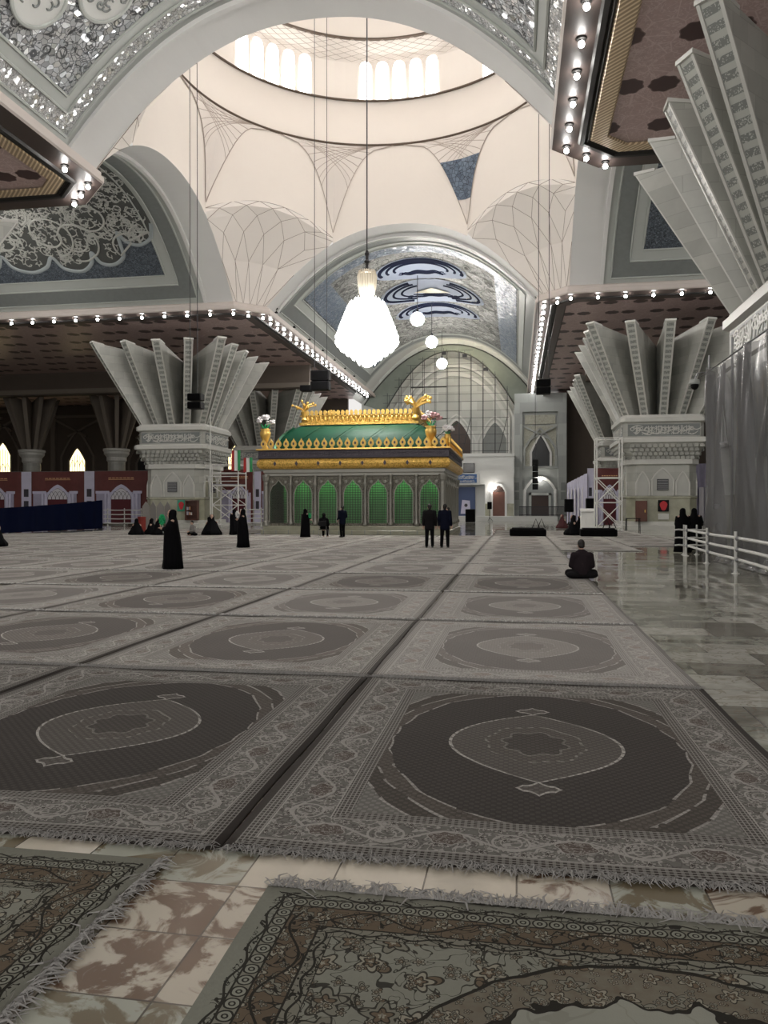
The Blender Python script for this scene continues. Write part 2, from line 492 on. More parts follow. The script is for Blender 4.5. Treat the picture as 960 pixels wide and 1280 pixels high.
def carpet_b():
    c = coord(); x,y,z = sep(c)
    hx, hy = 1.5, 2.0
    ax, ay = xabs(x), xabs(y)
    dx, dy = hx-ax, hy-ay
    side = dx < dy
    e = xmin(dx, dy)*1.62; al = sel(side, y, x)*1.62
    pale = (.235,.238,.20); beige=(.185,.18,.148); brown=(.135,.105,.074); ink=(.026,.024,.020); cream=(.27,.255,.205)
    def flowers(col, scale, rr, a=.9, seed=0.0):
        nv = X.nt.nodes.new('ShaderNodeVectorMath'); nv.operation='ADD'; put(nv.inputs[0], c); nv.inputs[1].default_value=(seed,seed*1.7,0)
        fx, fy, fr = voro2(X(nv.outputs[0]), scale, .75)
        th = mth('ARCTAN2', fy, fx)
        d = hyp(fx, fy); big = rr*(.75+fr*.45)
        pet = big*(.78+.22*xsin(th*5+fr*7))
        leaf = big*1.45*xmax(xsin(th*1.0+fr*9), 0.0)**4.0
        col = mix(d < leaf, col, mix(fr > .5, brown, beige)); col = mix(near(d-leaf, .024)*(d > .1)*a, col, ink)
        col = mix(d < pet, col, mix(fr > .6, cream, beige)); col = mix(near(d-pet, .026)*a, col, ink)
        col = mix(d < pet*.5, col, brown); col = mix(near(d-pet*.5, .02)*a, col, ink)
        return mix(d < pet*.18, col, cream)
    lines = near(noise(c, 9, 1, 1.3)-.5, .013)
    col = mix(noise(c, 60, 2), pale, tuple(v*.8 for v in pale))
    vine = near(e-.125 - xsin(al*17)*.022, .008)
    col = mix(vine, col, ink)
    col = mix(near(noise(c, 21, 1, 1)-.5, .03)*band(e,.09,.16), col, ink)
    # guard of ringed blossoms
    p = xmod(al, .105)-.0525
    r = hyp(p, e-.205)+ (noise(c, 30, 1)-.5)*.012
    gcol = mix(r < .044, beige, pale)
    gcol = mix(near(r-.044, .0055), gcol, ink)
    gcol = mix(near(r-.016, .005), gcol, ink)
    col = mix(band(e, .155, .255), col, gcol)
    # brown main border
    bc = mix(noise(c, 40, 2), brown, tuple(v*.75 for v in brown))
    bc = flowers(bc, 8.0, .34)
    bc = flowers(bc, 15.0, .25, .9, 3.3)
    bc = mix(near(e-.36 - xsin(al*8.5)*.075, .009), bc, ink)
    bc = mix(near(noise(c,12,1,1.2)-.5,.018), bc, ink)
    col = mix(band(e, .255, .475), col, bc)
    # inner guard
    ic = mix(near(e-.53 - xsin(al*22)*.018, .008), beige, ink)
    ic = mix(near(noise(c, 24, 1, 1)-.5, .035), ic, ink)
    col = mix(band(e, .475, .58), col, ic)
    edge = xmax(xmax(near(e-.155,.006), near(e-.255,.006)), xmax(near(e-.475,.007), near(e-.58,.006)))
    col = mix(edge, col, ink)
    # field with large oval
    fc = mix(noise(c, 50, 2), pale, tuple(v*.85 for v in pale))
    fc = flowers(fc, 5.0, .36)
    fc = flowers(fc, 11.0, .26, .9, 5.1)
    fc = mix(lines*.9, fc, ink)
    O = (ax/1.10)**2.1 + (ay/1.63)**2.1 + (noise(c, 9, 1)-.5)*.05
    bandc = flowers(flowers(mix(noise(c,30,2), brown, beige), 9.0, .36), 17.0, .26, .9, 2.2)
    fc = mix(O < 1, fc, bandc)
    inner = O + (noise(c, 11, 1)-.5)*.22
    ce = mix(near(noise(c, 4, 2, 1)-.5, .02)*.35, (.27,.275,.235), beige)
    ce = mix((voro(c, 5, 'F1', 0) < .22)*.35, ce, beige)
    fc = mix(inner < .76, fc, ce)
    fc = mix(near(inner-.76, .016), fc, ink)
    fc = mix(near(O-1, .012), fc, ink)
    col = mix(e > .58, col, fc)
    col = vmul(col, .8+noise(c, 1.3, 3)*.4)
    return {'Base Color': col, 'Roughness': .95, 'Specular IOR Level': .12, 'Normal': bump(noise(c, 150, 2), .4, .004)}
RUG_FLORAL = material('carpet_floral', carpet_b)
FRINGE_W = flat('fringe_white', (.60,.59,.57), .9)
FRINGE = material('fringe_wool', lambda: {'Base Color': vmul((.36,.35,.335), .5+noise(coord(), 30, 2)*.8), 'Roughness': .9})
SELV = flat('selvedge', (.040,.036,.034), .9)

# ---- floor
def floor_mat():
    c = coord(); x,y,z = sep(c)
    w, h = 1.25, .62
    row = xfloor(y/h)
    sx = x + row*.44
    ti = comb(xfloor(sx/w), row, 3.0)
    t = white(ti); t2 = white(comb(xfloor(sx/w), row, 9.0))
    j = xmax(xmod(sx, w) < .012, xmod(y, h) < .012)
    off = vmul(white(ti, True), 9.0)
    nv = X.nt.nodes.new('ShaderNodeVectorMath'); nv.operation='ADD'; put(nv.inputs[0], c); put(nv.inputs[1], off)
    cv = X(nv.outputs[0])
    n = noise(cv, 1.5, 6, 1.4, .62)
    col = mix(ramp(n, .3, .7), (.13,.135,.105), (.46,.465,.40))
    col = mix((t > .72)*.75, col, vmul((.52,.515,.46), .75+n*.5))
    col = mix((t < .2)*.6, col, vmul((.15,.135,.11), .5+n))
    col = mix(near(noise(cv, 2.0, 4, 2)-.5, .018)*.5, col, (.20,.15,.11))
    col = mix(j*.8, col, (.09,.085,.075))
    tl = tiltnormal(white(ti, True), .016)
    return {'Base Color': col, 'Roughness': .045+t2*.05, 'Specular IOR Level': .42, 'Normal': tl}
FLOORM = material('marble_floor', floor_mat)
def onyx():
    c = coord(); x,y,z = sep(c)
    w, h = .40, .40
    row = xfloor(y/h); sx = x + row*.0
    ti = comb(xfloor(sx/w), row, 5.0)
    t = white(ti)
    off = vmul(white(ti, True), 7.0)
    nv = X.nt.nodes.new('ShaderNodeVectorMath'); nv.operation='ADD'; put(nv.inputs[0], c); put(nv.inputs[1], off)
    cv = X(nv.outputs[0])
    n = noise(cv, 3.2, 5, 1.8, .6)
    m = ramp(n, .45, .55)
    veined = mix(m, (.150,.095,.062), (.50,.455,.375))
    green = mix(m, (.17,.14,.09), (.38,.39,.33))
    white_ = vmul((.58,.53,.44), .8+n*.35)
    col = mix(t > .40, veined, green)
    col = mix(t > .68, col, white_)
    j = xmax(xmod(sx, w) < .008, xmod(y, h) < .008)
    col = mix(j*.85, col, (.05,.04,.03))
    return {'Base Color': col, 'Roughness': .12, 'Specular IOR Level': .6}
ONYX = material('onyx_tiles', onyx)

# ---- printed banner, sheet
BAN_RED = mottled('print_maroon', (.13,.032,.030), .6, .4, 1.2)
BAN_LIL = mottled('print_lilac', (.60,.585,.74), .6, .25, 1.0)
BAN_LILD = mottled('print_lilac_shade', (.38,.36,.49), .6, .25, 2.0)
BAN_DOOR = flat('print_door', (.085,.006,.013), .6)
BAN_DARK = flat('print_dark', (.04,.035,.05), .6)
BAN_WHITE = flat('print_white', (.70,.68,.74), .6)
BAN_GOLD = flat('print_gold', (.75,.42,.22), .6)
def sheet():
    nt = X.nt
    p = nt.nodes['Principled BSDF']; out = nt.nodes['Material Output']
    t = nt.nodes.new('ShaderNodeBsdfTransparent'); t.inputs[0].default_value=(.82,.82,.83,1)
    m = nt.nodes.new('ShaderNodeMixShader')
    n = noise(coord(), .8, 3, .5)
    put(m.inputs[0], .22+n*.5); nt.links.new(t.outputs[0], m.inputs[1]); nt.links.new(p.outputs[0], m.inputs[2]); nt.links.new(m.outputs[0], out.inputs[0])
    return {'Base Color': (.24,.24,.245), 'Roughness': .2, 'Specular IOR Level': .7}
SHEET = material('plastic_sheet', sheet)
def netting():
    nt = X.nt
    return {'Base Color': mix(noise(coord(), 1.5, 3), (.14,.165,.145), (.20,.225,.20)), 'Roughness': .7}
NETGREEN = material('green_grey_stucco', netting)
BLUESIGN = flat('blue_sign', (.02,.10,.30), .4)
POSTBLUE = flat('poster_blue', (.06,.09,.20), .5)
POSTGREEN = flat('poster_green', (.05,.30,.20), .6)
POSTRED = flat('poster_red', (.50,.03,.04), .6)
FLAGG = flat('flag_green', (.03,.30,.10), .7)
FLAGW = flat('flag_white', (.75,.75,.74), .7)
FLAGR = flat('flag_red', (.48,.03,.03), .7)
BLUETILE = mosaic('blue_tile', (.15,.20,.27), (.06,.085,.13), 3.5, .25, .35, .2)
DOORGLASS = flat('dark_glass', (.02,.022,.025), .2)
# ---------------------------------------------------------------- the hall
CX, CYY = -8.95, 46.7          # centre of the domed octagon
A_, B_ = 10.8, 12.75           # half width of an arm; distance of the arch walls from the centre
ZS, RISE = 17.6, 6.1          # springing of the arches, and their rise
def zarch(x, half=A_, zs=ZS, rise=RISE, p=2.2): return zs + rise*(1-abs(min(1,abs(x)/half))**p)
ARMS = {'far': ((0,1),(1,0)), 'near': ((0,-1),(1,0)), 'left': ((-1,0),(0,1)), 'right': ((1,0),(0,1))}
def arm_pt(arm, x, a, z):
    d, p = ARMS[arm]
    return V3((CX + d[0]*(B_+a) + p[0]*x, CYY + d[1]*(B_+a) + p[1]*x, z))
def lin(a, b, n): return [a+(b-a)*i/n for i in range(n+1)]

# floor
MB().box(-82, 60, -9, 108, -.3, 0).build('floor', FLOORM, kind='structure', origin=(0,0,0))
MB().box(-7, 6, -3, 4.2, -.02, .004).build('floor_strip', ONYX, kind='structure', origin=(0,0,0))

# arms: arch reveal, vault with nested frames
ARM_LEN = {'far': 38.6, 'near': 38, 'left': 40, 'right': 40}
arc_tab = {}
def arc_points(n=72):
    xs = lin(-A_, A_, 600); L=[0]
    for i in range(600): L.append(L[-1]+math.hypot(xs[i+1]-xs[i], zarch(xs[i+1])-zarch(xs[i])))
    out=[]; k=0
    for j in range(n+1):
        t = L[-1]*j/n
        while k < 599 and L[k+1] < t: k+=1
        f = (t-L[k])/max(1e-9, L[k+1]-L[k]); out.append(xs[k]+(xs[k+1]-xs[k])*f)
    return out, L[-1]
ARCX, ARCL = arc_points()
def arc_x(u):                                      # u = arc length from the left springing -> x
    t = max(0, min(ARCL, u))/ARCL*72; i = min(71, int(t)); return ARCX[i]+(ARCX[i+1]-ARCX[i])*(t-i)
for arm in ARMS:
    flip = arm in ('near', 'right')
    us = lin(0, ARCL, 48)
    mb = MB()
    def soff(u, a, arm=arm):
        x = arc_x(u); return arm_pt(arm, x, a, zarch(x))
    mb.grid(soff, us, [0, 2.1], flip=flip)
    # a stepped rib behind the plain reveal
    for a0, a1, dz in ((2.1, 2.35, .22),):
        mb.grid(lambda u, k: arm_pt(arm, arc_x(u), [a0,a0,a1,a1][k], zarch(arc_x(u)) - [0,dz,dz,0][k]), us, [0,1,2,3], flip=flip)
    mb.build('ceiling_arch_'+arm, ARCHGREY, kind='structure')
    # vault: frames are nested by the distance to the panel edge
    L = ARM_LEN[arm]
    brk = [0, .45, 1.25, 1.8] if arm == 'near' else [0, .55, 1.75, 2.55]
    us2 = sorted(set([0]+[b*1.0 for b in brk]+[ARCL-b for b in brk]+lin(brk[3], ARCL-brk[3], 44)))
    as2 = sorted(set([2.3+b for b in brk]+[2.3+L-b for b in brk]+lin(2.3+brk[3], 2.3+L-brk[3], 20)))
    def zone(u, a, L=L, brk=brk):
        e = min(u, ARCL-u, a-2.3, 2.3+L-a)
        return 0 if e < brk[1] else 1 if e < brk[2] else 2 if e < brk[3] else 3
    mats = {'far': [FRAME, FRAME_DARK, FRAME, MOS_GREY], 'near': [FRAME, MOS_BRIGHT, FRAME, MOS_SILVER],
            'left': [FRAME, FRAME_DARK, FRAME, MOS_DARK], 'right': [FRAME, FRAME_DARK, FRAME, MOS_DARK]}[arm]
    MB().grid(lambda u, a: arm_pt(arm, arc_x(u), a, zarch(arc_x(u))), us2, as2, zone, flip).build('ceiling_vault_'+arm, mats, kind='structure')
    # raised beads between the frames
    bd = MB()
    for b in brk[1:]:
        pts = [arm_pt(arm, arc_x(u), 2.3+b, zarch(arc_x(u))-.03) for u in lin(b, ARCL-b, 40)]
        pts = [arm_pt(arm, arc_x(b), 2.3+L-b, zarch(arc_x(b))-.03)] + pts + [arm_pt(arm, arc_x(ARCL-b), 2.3+L-b, zarch(arc_x(b))-.03)]
        bd.tube(pts, .07, 5)
    bd.build('trim_vault_'+arm, FRAME, kind='structure')

def ribbon(mb, fn, pts, w, lift=.03, m=0, an=1.0):          # a flat strip drawn on a curved surface: pts in surface units, w width
    n = len(pts); vs=[]; fs=[]
    for i,(u,v) in enumerate(pts):
        u0,v0 = pts[max(0,i-1)]; u1,v1 = pts[min(n-1,i+1)]
        du,dv = u1-u0, v1-v0; l = math.hypot(du,dv) or 1
        ww = w(i/(n-1)) if callable(w) else w
        a,b = -dv/l*ww/2, du/l*ww/2*an
        vs += [fn(u+a,v+b,lift), fn(u-a,v-b,lift), fn(u+a*.5,v+b*.5,lift+.04), fn(u-a*.5,v-b*.5,lift+.04)]
    for i in range(n-1):
        k=4*i
        fs += [(k,k+2,k+6,k+4),(k+2,k+3,k+7,k+6),(k+3,k+1,k+5,k+7)]
    mb.add(vs, fs, m)
def vaultfn(arm):
    def fn(u, a, lift=0):
        x = arc_x(u); z = zarch(x)
        s = .1
        tx = arc_x(u+s)-arc_x(u-s); tz = zarch(arc_x(u+s))-zarch(arc_x(u-s))
        l = math.hypot(tx,tz) or 1
        nx, nz = tz/l, -tx/l
        return arm_pt(arm, x + nx*lift, a, z + nz*lift)
    return fn
# bright bluish bands at both foots of the far vault
fv = vaultfn('far')
mb = MB()
for u0, u1 in ((2.7, 5.2), (ARCL-5.2, ARCL-2.7)):
    mb.grid(lambda u, a: fv(u, a, .05), lin(u0, u1, 6), lin(5.0, 38, 8))
mb.grid(lambda u, a: fv(u, a, .05), lin(5.2, ARCL-5.2, 30), [5.0, 6.6])
mb.build('trim_blue_mirror', MOS_BLUE, kind='structure')
# three ornamental roundels on the far vault
mid = ARCL/2
def sup(rx, ry, n=48, p=2.0, t0=0, t1=2*pi): return [(rx*abs(cos(t))**(2/p)*(1 if cos(t)>=0 else -1), ry*abs(sin(t))**(2/p)*(1 if sin(t)>=0 else -1)) for t in lin(t0,t1,n)]
for k,(a0, rx, ry, u0) in enumerate(((11.2, 3.9, 2.6, .3), (18.6, 4.9, 3.4, .6), (26.2, 4.3, 2.7, .4))):
    base = MB()
    base.grid(lambda r, t: fv(mid+u0+rx*1.12*r*cos(t), a0+ry*1.2*r*sin(t), .06), lin(0.001,1,6), lin(0,2*pi,48))
    o = base.build('wall_roundel', MEDBASE, kind='structure')
    ln = MB()
    F = lambda u, v, l=0: fv(mid+u0+u, a0+v, l+.07)
    gap = (.12 if k != 1 else .35)
    for s, w in ((1.0, .44), (.82, .32), (.64, .30)):
        for t0, t1 in (((0-.25, pi+.25),) if k != 1 else ((-1.15, 1.1), (pi-1.1, pi+1.15))):
            ribbon(ln, F, [(rx*s*cos(t), ry*s*sin(-t) if k != 1 else ry*s*sin(t)) for t in lin(t0, t1, 36)], w*.8, .0, 0, 2.2)
    # the calligraphic base strokes inside each roundel
    for vv, hw in ((ry*.32, rx*.42), (ry*.52, rx*.50)):
        ribbon(ln, F, [(u, vv+.18*sin(u*4)*(.5+abs(u)/hw)) for u in lin(-hw, hw, 26)], lambda t: .16+.26*sin(pi*t), 0, 0, 1.8)
    for sg in (-1, 1):
        ribbon(ln, F, [(sg*(rx*.5+.28*cos(t)), ry*.4+.28*sin(t)) for t in lin(0, 5.2, 14)], .2, 0)
    ln.build('wall_roundel_inlay', NAVYLINE, parent=o)
# gilded lozenge between the strokes of the middle roundel
g = MB(); g.add([fv(mid+.6+u, 18.2+v, .14) for u,v in ((-1.9,.5),(0,-.9),(1.9,.5),(0,1.0))], [(0,1,2,3)])
g.build('trim_lozenge', mottled('lozenge',(.42,.40,.26),.5,.35,4), kind='structure')
# fine arabesque relief left and right of them
ar = MB(); rnd = random.Random(3)
for k in range(46):
    side = rnd.choice((-1,1)); cu = mid + side*rnd.uniform(5.0, 7.2); ca = rnd.uniform(9, 36); R = rnd.uniform(.5, 1.0); ph = rnd.uniform(0,6)
    ribbon(ar, fv, [(cu+R*t*cos(ph+side*5*t), ca+R*t*sin(ph+side*5*t)) for t in lin(.1,1,18)], .11, .05)
for a0 in lin(8.0, 36, 9):
    for side in (-1,1):
        ribbon(ar, fv, [(mid+side*(4.6+.5*sin(t)), a0+t*.5) for t in lin(0,6,16)], .12, .05)
ar.build('trim_arabesque_far', FARSCROLL, kind='structure')

# arabesque field on the left vault (the half that faces the hall) and its cusped outline
lv = vaultfn('left')
def LF(u, v, l=0): return lv(u, v, l+.05)
mb = MB(); rnd = random.Random(11)
# u: arc length from the springing nearest the entrance; the far half is u > mid
uf = lambda h: ARCL - h                        # h = arc height above the far springing
cusp = [(7.0,4.3),(6.2,4.6),(5.6,5.0),(5.2,6.0),(5.6,6.9),(6.4,7.2),(5.4,7.4),(4.3,7.6),(3.7,8.6),(3.9,9.6),(4.8,10.0),(3.9,10.4),(3.3,11.4),(3.6,12.8),(4.6,13.4),(3.8,14.2),(3.4,15.6),(3.9,17.0),(4.9,17.5),(3.9,18.4),(3.6,20.5),(4.2,22.5),(5.2,23)]
def smoothline(p, n=8):
    out=[]
    for i in range(len(p)-1):
        p0,p1,p2,p3 = p[max(0,i-1)],p[i],p[i+1],p[min(len(p)-1,i+2)]
        for k in range(n):
            t=k/n
            out.append(tuple(.5*((2*b)+(-a+c)*t+(2*a-5*b+4*c-d)*t*t+(-a+3*b-3*c+d)*t**3) for a,b,c,d in zip(p0,p1,p2,p3)))
    out.append(p[-1]); return out
ol = MB(); sc = smoothline(cusp)
ribbon(ol, LF, [(uf(h), a) for h,a in sc], .30, .01)
ol.build('trim_cusped_outline', SCROLLG, kind='structure')
fld = MB()
fld.grid(lambda i, t: LF(uf(sc[int(i)][0]+.05+(15-sc[int(i)][0])*t), sc[int(i)][1]+.1*t, -.02), list(range(len(sc))), lin(0,1,8))
fld.build('wall_arabesque_ground', SCROLLGROUND, kind='structure')
def inside(h, a):
    for i in range(len(sc)-1):
        if sc[i][1] <= a <= sc[i+1][1]: return h > max(sc[i][0], sc[i+1][0])+.15
    return False
for k in range(620):
    h, a = rnd.uniform(3.7, 13), rnd.uniform(4.6, 22)
    if not inside(h, a): continue
    R = rnd.uniform(.25, .6); ph = rnd.uniform(0, 6.3); sg = rnd.choice((-1,1))
    pts = [(uf(h+R*t*cos(ph+sg*6.2*t)), a+R*t*sin(ph+sg*6.2*t)) for t in lin(.12, 1, 16)]
    if not all(inside(ARCL-u, v) for u,v in pts): continue
    ribbon(mb, LF, pts, lambda t: .035+.05*sin(pi*t), .03)
    for t in (5, 8, 11, 14):                      # leaves along the spiral
        u,v = pts[t]; q = rnd.uniform(0,6.3)
        ribbon(mb, LF, [(u+.2*s*cos(q), v+.2*s*sin(q)) for s in lin(0,1,3)], lambda t: .03+.09*sin(pi*t), .03)
for k in range(9):                                # the big sweeping stems
    h0, a0 = rnd.uniform(5,9), 5+k*1.9; R = rnd.uniform(1.3, 2.1); ph = rnd.uniform(0,6)
    pts = [(uf(h0+R*cos(ph+t)*(1-.07*t)), a0+R*sin(ph+t)*(1-.07*t)) for t in lin(0,8.5,44)]
    ribbon(mb, LF, [p for p in pts if inside(ARCL-p[0], p[1])] or pts[:3], .16, .05)
mb.build('trim_arabesque_left', SCROLL, kind='structure')
# two round plaques on the near vault
nv_ = vaultfn('near')
for k, (u0, a0) in enumerate(((3.75, 8.2), (5.7, 6.2))):
    pl = MB(); pl.grid(lambda r, t: nv_(u0+1.12*r*cos(t), a0+1.12*r*sin(t), .12), lin(0.001,1,5), lin(0,2*pi,36))
    o = pl.build('wall_plaque', STONEW2, kind='structure')
    rim = MB(); ribbon(rim, lambda u,v,l=0: nv_(u,v,l+.12), [(u0+1.12*cos(t), a0+1.12*sin(t)) for t in lin(0,2*pi,40)], .18, .02)
    rim.build('wall_plaque_rim', FRAME, parent=o)
    st = MB(); rq = random.Random(k)
    for i in range(14):
        uu, aa = u0+rq.uniform(-.65,.65), a0+rq.uniform(-.65,.65); ph=rq.uniform(0,6)
        ribbon(st, lambda u,v,l=0: nv_(u,v,l+.14), [(uu+.26*t*cos(ph+4*t), aa+.26*t*sin(ph+4*t)) for t in lin(.1,1,10)], .09, .0)
    st.build('wall_plaque_scrolls', FRAME_DARK, parent=o)

# octagon walls and transition to the dome; phi measured round the centre
Z0, Z1, R1 = 22.9, 29.7, 12.5
def oct_r(phi):
    q = ((phi + pi/8) % (pi/4)) - pi/8
    return B_/cos(q)
def shell_pt(phi, z, lift=0):
    w = max(0, min(1, (z-Z0)/(Z1-Z0))); w = w*w*(3-2*w)
    r = oct_r(phi)*(1-w) + R1*w - lift
    return V3((CX+r*cos(phi), CYY+r*sin(phi), z))
def shell_bottom(phi):                              # lower edge: straight over the main arches, an arc over the corner shells
    q = ((phi + pi/8) % (pi/2))
    if q < pi/4:
        x = abs(B_*math.tan(q-pi/8)); return min(Z0, zarch(x)+.0) if x > 5.3 else min(Z0, zarch(x))
    return Z0 + 1.5*(1-((q-pi*3/8)/(pi/8))**2)
for k in range(8):
    c0 = k*pi/4 - pi/8
    phis = [c0 + i*pi/4/24 for i in range(25)]
    def fn(p, t):
        pe = min(max(p, c0+1e-4), c0+pi/4-1e-4)
        if k % 2 == 0:
            x = abs(B_*math.tan(pe-(k*pi/4))); zb = zarch(x)
        else:
            zb = Z0 + 1.5*(1-((pe-k*pi/4)/(pi/8))**2)
        return shell_pt(pe, zb+(Z1-zb)*t)
    MB().grid(fn, phis, lin(0,1,14)).build('wall_octagon', CREAM, smooth=False, kind='structure')
# pointed lattice triangles between the eight arches, drawn on the same surface
def arcf(u): return 1-(1-u)**3
for k in range(8):
    pv = k*pi/4 + pi/8
    tri = MB()
    def fn(t, s):                                    # t: height 0..1, s: -1..1 across
        z = Z0+.4+(Z1-.05-Z0-.4)*t
        hw = (1-(1-min(t,.9999))**(1/3.0))*pi/8*.97
        return shell_pt(pv+hw*s, z, .05)
    tri.grid(fn, lin(.12,1,14), lin(-1,1,8))
    o = tri.build('wall_pendentive', CREAM_PANEL, kind='structure')
    ln = MB()
    for s in (-1, 1): ln.tube([fn(t, s) for t in lin(0.0,1,18)], .035, 4)
    for i in range(1,7):                             # net lines parallel to both arcs
        for sg in (-1,1):
            pts=[]
            for j in range(12):
                ss = -sg + 2*sg*j/11; tt = 1-(1-.30)*((i/7)) - 0
                tt = .42+.58*i/7 + (j/11)*.62*(1-i/7)
                if tt <= 1: pts.append(fn(tt, ss))
            if len(pts) > 1: ln.tube(pts, .022, 4)
    ln.build('wall_pendentive_net', flat('net_line', (.42,.36,.32), .8) if k == 0 else MATS['net_line'], parent=o)
    if k == 1:                                       # unfinished blue tiling of one pendentive
        bt = MB()
        bt.grid(lambda t, s: fn(t, s)-V3((cos(pv),sin(pv),0))*.05, lin(.28,.72,10), lin(-1,1,6))
        bt.build('wall_pendentive_tiling', BLUETILE, parent=o)
# corner shells under the diagonal sides, faceted
NS = 5
for k in range(4):
    ang = pi/4 + k*pi/2
    ca, sa = cos(ang-pi/4), sin(ang-pi/4)
    def rot(x, y): return CX + x*ca - y*sa, CYY + x*sa + y*ca
    xv = B_*math.tan(pi/8)
    def shp(s, t, push=0):                           # s 0..1 across, t 0 bottom .. 1 top
        tt = min(1, t/.9)
        xa = A_ + (xv-A_)*tt; za = zarch(xa) + (Z0-zarch(xv))*max(0, (t-.9)/.1)
        ax, ay = xa, B_; bx, by = B_, xa
        x = ax+(bx-ax)*s; y = ay+(by-ay)*s
        bl = 4*s*(1-s)
        out = bl*(.55*abs(sin(pi*t))**1.6) + push*bl
        x += out*.707; y += out*.707
        X_, Y_ = rot(x, y)
        return V3((X_, Y_, za + 1.5*bl*t))
    rows = [1.0, .94, .84, .66, .38, .0]
    vid = {}; mb = MB(); ln = MB()
    pts = []
    for j, t in enumerate(rows):
        n = NS if j % 2 == 0 else NS+1
        ss = [i/NS for i in range(NS+1)] if j % 2 == 0 else [0]+[(i+.5)/NS for i in range(NS)]+[1]
        pts.append([(shp(s, t, -.05 if j in (1,3) else (.10 if j in (2,4) else 0)), s) for s in ss])
    for j in range(len(rows)-1):
        A1, B1 = pts[j], pts[j+1]
        i=jb=0
        while i < len(A1)-1 or jb < len(B1)-1:
            if jb >= len(B1)-1 or (i < len(A1)-1 and A1[i+1][1] <= B1[jb+1][1]+1e-6):
                mb.add([A1[i][0], A1[i+1][0], B1[jb][0]], [(0,1,2)]); i+=1
            else:
                mb.add([A1[i][0], B1[jb+1][0], B1[jb][0]], [(0,1,2)]); jb+=1
            if j > 0 or True:
                p, q = A1[i][0], B1[jb][0]
                if 0 < A1[i][1] < 1 or 0 < B1[jb][1] < 1: ln.tube([p, q], .02, 4)
    o = mb.build('wall_corner_shell', SHELL, kind='structure')
    ln.tube([p for p,s in [(shp(s,1),s) for s in lin(0,1,20)]], .025, 4)
    ln.build('wall_shell_seams', SEAM, parent=o)
# rings, drum, lattice and dome
def ring(z, r, h=.15, t=.10):
    b = MB(); b.lathe([(r+.1,z-h/2),(r-t,z-h/2),(r-t-.05,z),(r-t,z+h/2),(r+.1,z+h/2)], (CX,CYY,0), 96)
    b.f = [f for f in b.f if len(f) == 4]; b.m = b.m[:len(b.f)]
    return b
def shellband(prof, seg=96):
    b = MB(); b.lathe(prof, (CX,CYY,0), seg); b.f = [f for f in b.f if len(f)==4]; b.m=b.m[:len(b.f)]; return b
ring(Z1, R1).build('trim_1', RING, kind='structure')
Z2, R2, Z3, R3 = 33.1, 12.45, 37.3, 11.5
shellband([(R1,Z1),(R2,Z2),(R2+.35,Z2+.02)]).build('wall_drum_lower', CREAM, smooth=True, kind='structure')
ring(Z2, R2, .14).build('trim_2', RING, kind='structure')
shellband([(R2+.35,Z2),(R2+.3,Z2+3.1),(R2+.1,Z2+3.6),(R3,Z3)]).build('wall_drum', CREAM, smooth=False, kind='structure')
ring(Z3, R3, .14).build('trim_3', RING, kind='structure')
shellband([(R3,Z3)]+[(R3*cos(t)**.9+.001, Z3+8.5*sin(t)) for t in lin(.02,pi/2-.001,16)]).build('ceiling_dome', CREAM, smooth=True, kind='structure')
net = MB()
for i in range(64):
    for sg in (-1,1):
        net.tube([(CX+(R2+.22-(R2+.25-R3)*t-.06)*cos(i*pi/32+sg*t*.42), CYY+(R2+.22-(R2+.25-R3)*t-.06)*sin(i*pi/32+sg*t*.42), Z2+3.1+(Z3-Z2-3.1)*t) for t in lin(0,1,6)], .022, 3)
net.build('trim_drum_net', MATS['net_line'], kind='structure')
def pane_outline(w, h, n=10):
    return [(-w/2,0),(w/2,0)]+[(w/2*cos(t)**.8 if cos(t)>0 else -w/2*(-cos(t))**.8, h-w*.62+w*.62*sin(t)**1.15) for t in [pi*i/n for i in range(n+1)]]
for k in range(8):
    ac = pi/2 + k*pi/4
    fr = MB(); gl = MB()
    Rw = R2+.26
    for i in range(5):
        a = ac + (i-2)*.103
        w, h = .90, 3.0
        def P(u, v, dr): return V3((CX+(Rw-dr)*cos(a)-u*sin(a), CYY+(Rw-dr)*sin(a)+u*cos(a), Z2+.14+v))
        ol = pane_outline(w, h)
        gl.prism([P(u, v, .11) for u,v in ol], V3((cos(a)*.012,sin(a)*.012,0)))
        fr.tube([P(u*1.06, v, .04) for u,v in ol], .05, 5, closed=True)
    o = fr.build('window_%d' % (k+1), CREAM, kind='structure')
    gl.build('glass', SKYPANE, parent=o)

# corner blocks: ceilings, fascia, lamp soffit, gilded strip
def block_path(qx, qy):                              # qx, qy = +-1: which corner
    far_y = {1: 107.5, -1: -9.0}[qy]; far_x = {1: 60, -1: -82}[qx]
    P = [(CX+qx*A_, far_y), (CX+qx*A_, CYY+qy*B_), (CX+qx*B_, CYY+qy*A_), (far_x, CYY+qy*A_)]
    return P, (far_x, far_y)
def offset_path(P, n, qx, qy):                       # n > 0 towards the hall
    # first edge faces -qx, last faces -qy, middle faces diagonal
    x0 = P[0][0]-qx*n; y3 = P[3][1]-qy*n
    # middle line: points p with dot((qx,qy)/sqrt2) = c - n
    c = (P[1][0]*qx+P[1][1]*qy)/sqrt(2) - n
    y1 = (c*sqrt(2)-qx*x0)/qy; x2 = (c*sqrt(2)-qy*y3)/qx
    return [(x0,P[0][1]),(x0,y1),(x2,y3),(P[3][0],y3)]
def sweep(P, prof, qx, qy, mb, m=0):
    lines = [[(x,y,z) for x,y in offset_path(P,n,qx,qy)] for n,z in prof]
    for i in range(len(lines)-1):
        a,b = lines[i],lines[i+1]
        for k in range(3):
            mb.add([a[k],a[k+1],b[k+1],b[k]], [(0,1,2,3)], m)
SIDE = {(-1,1):'far_left',(1,1):'far_right',(-1,-1):'near_left',(1,-1):'near_right'}
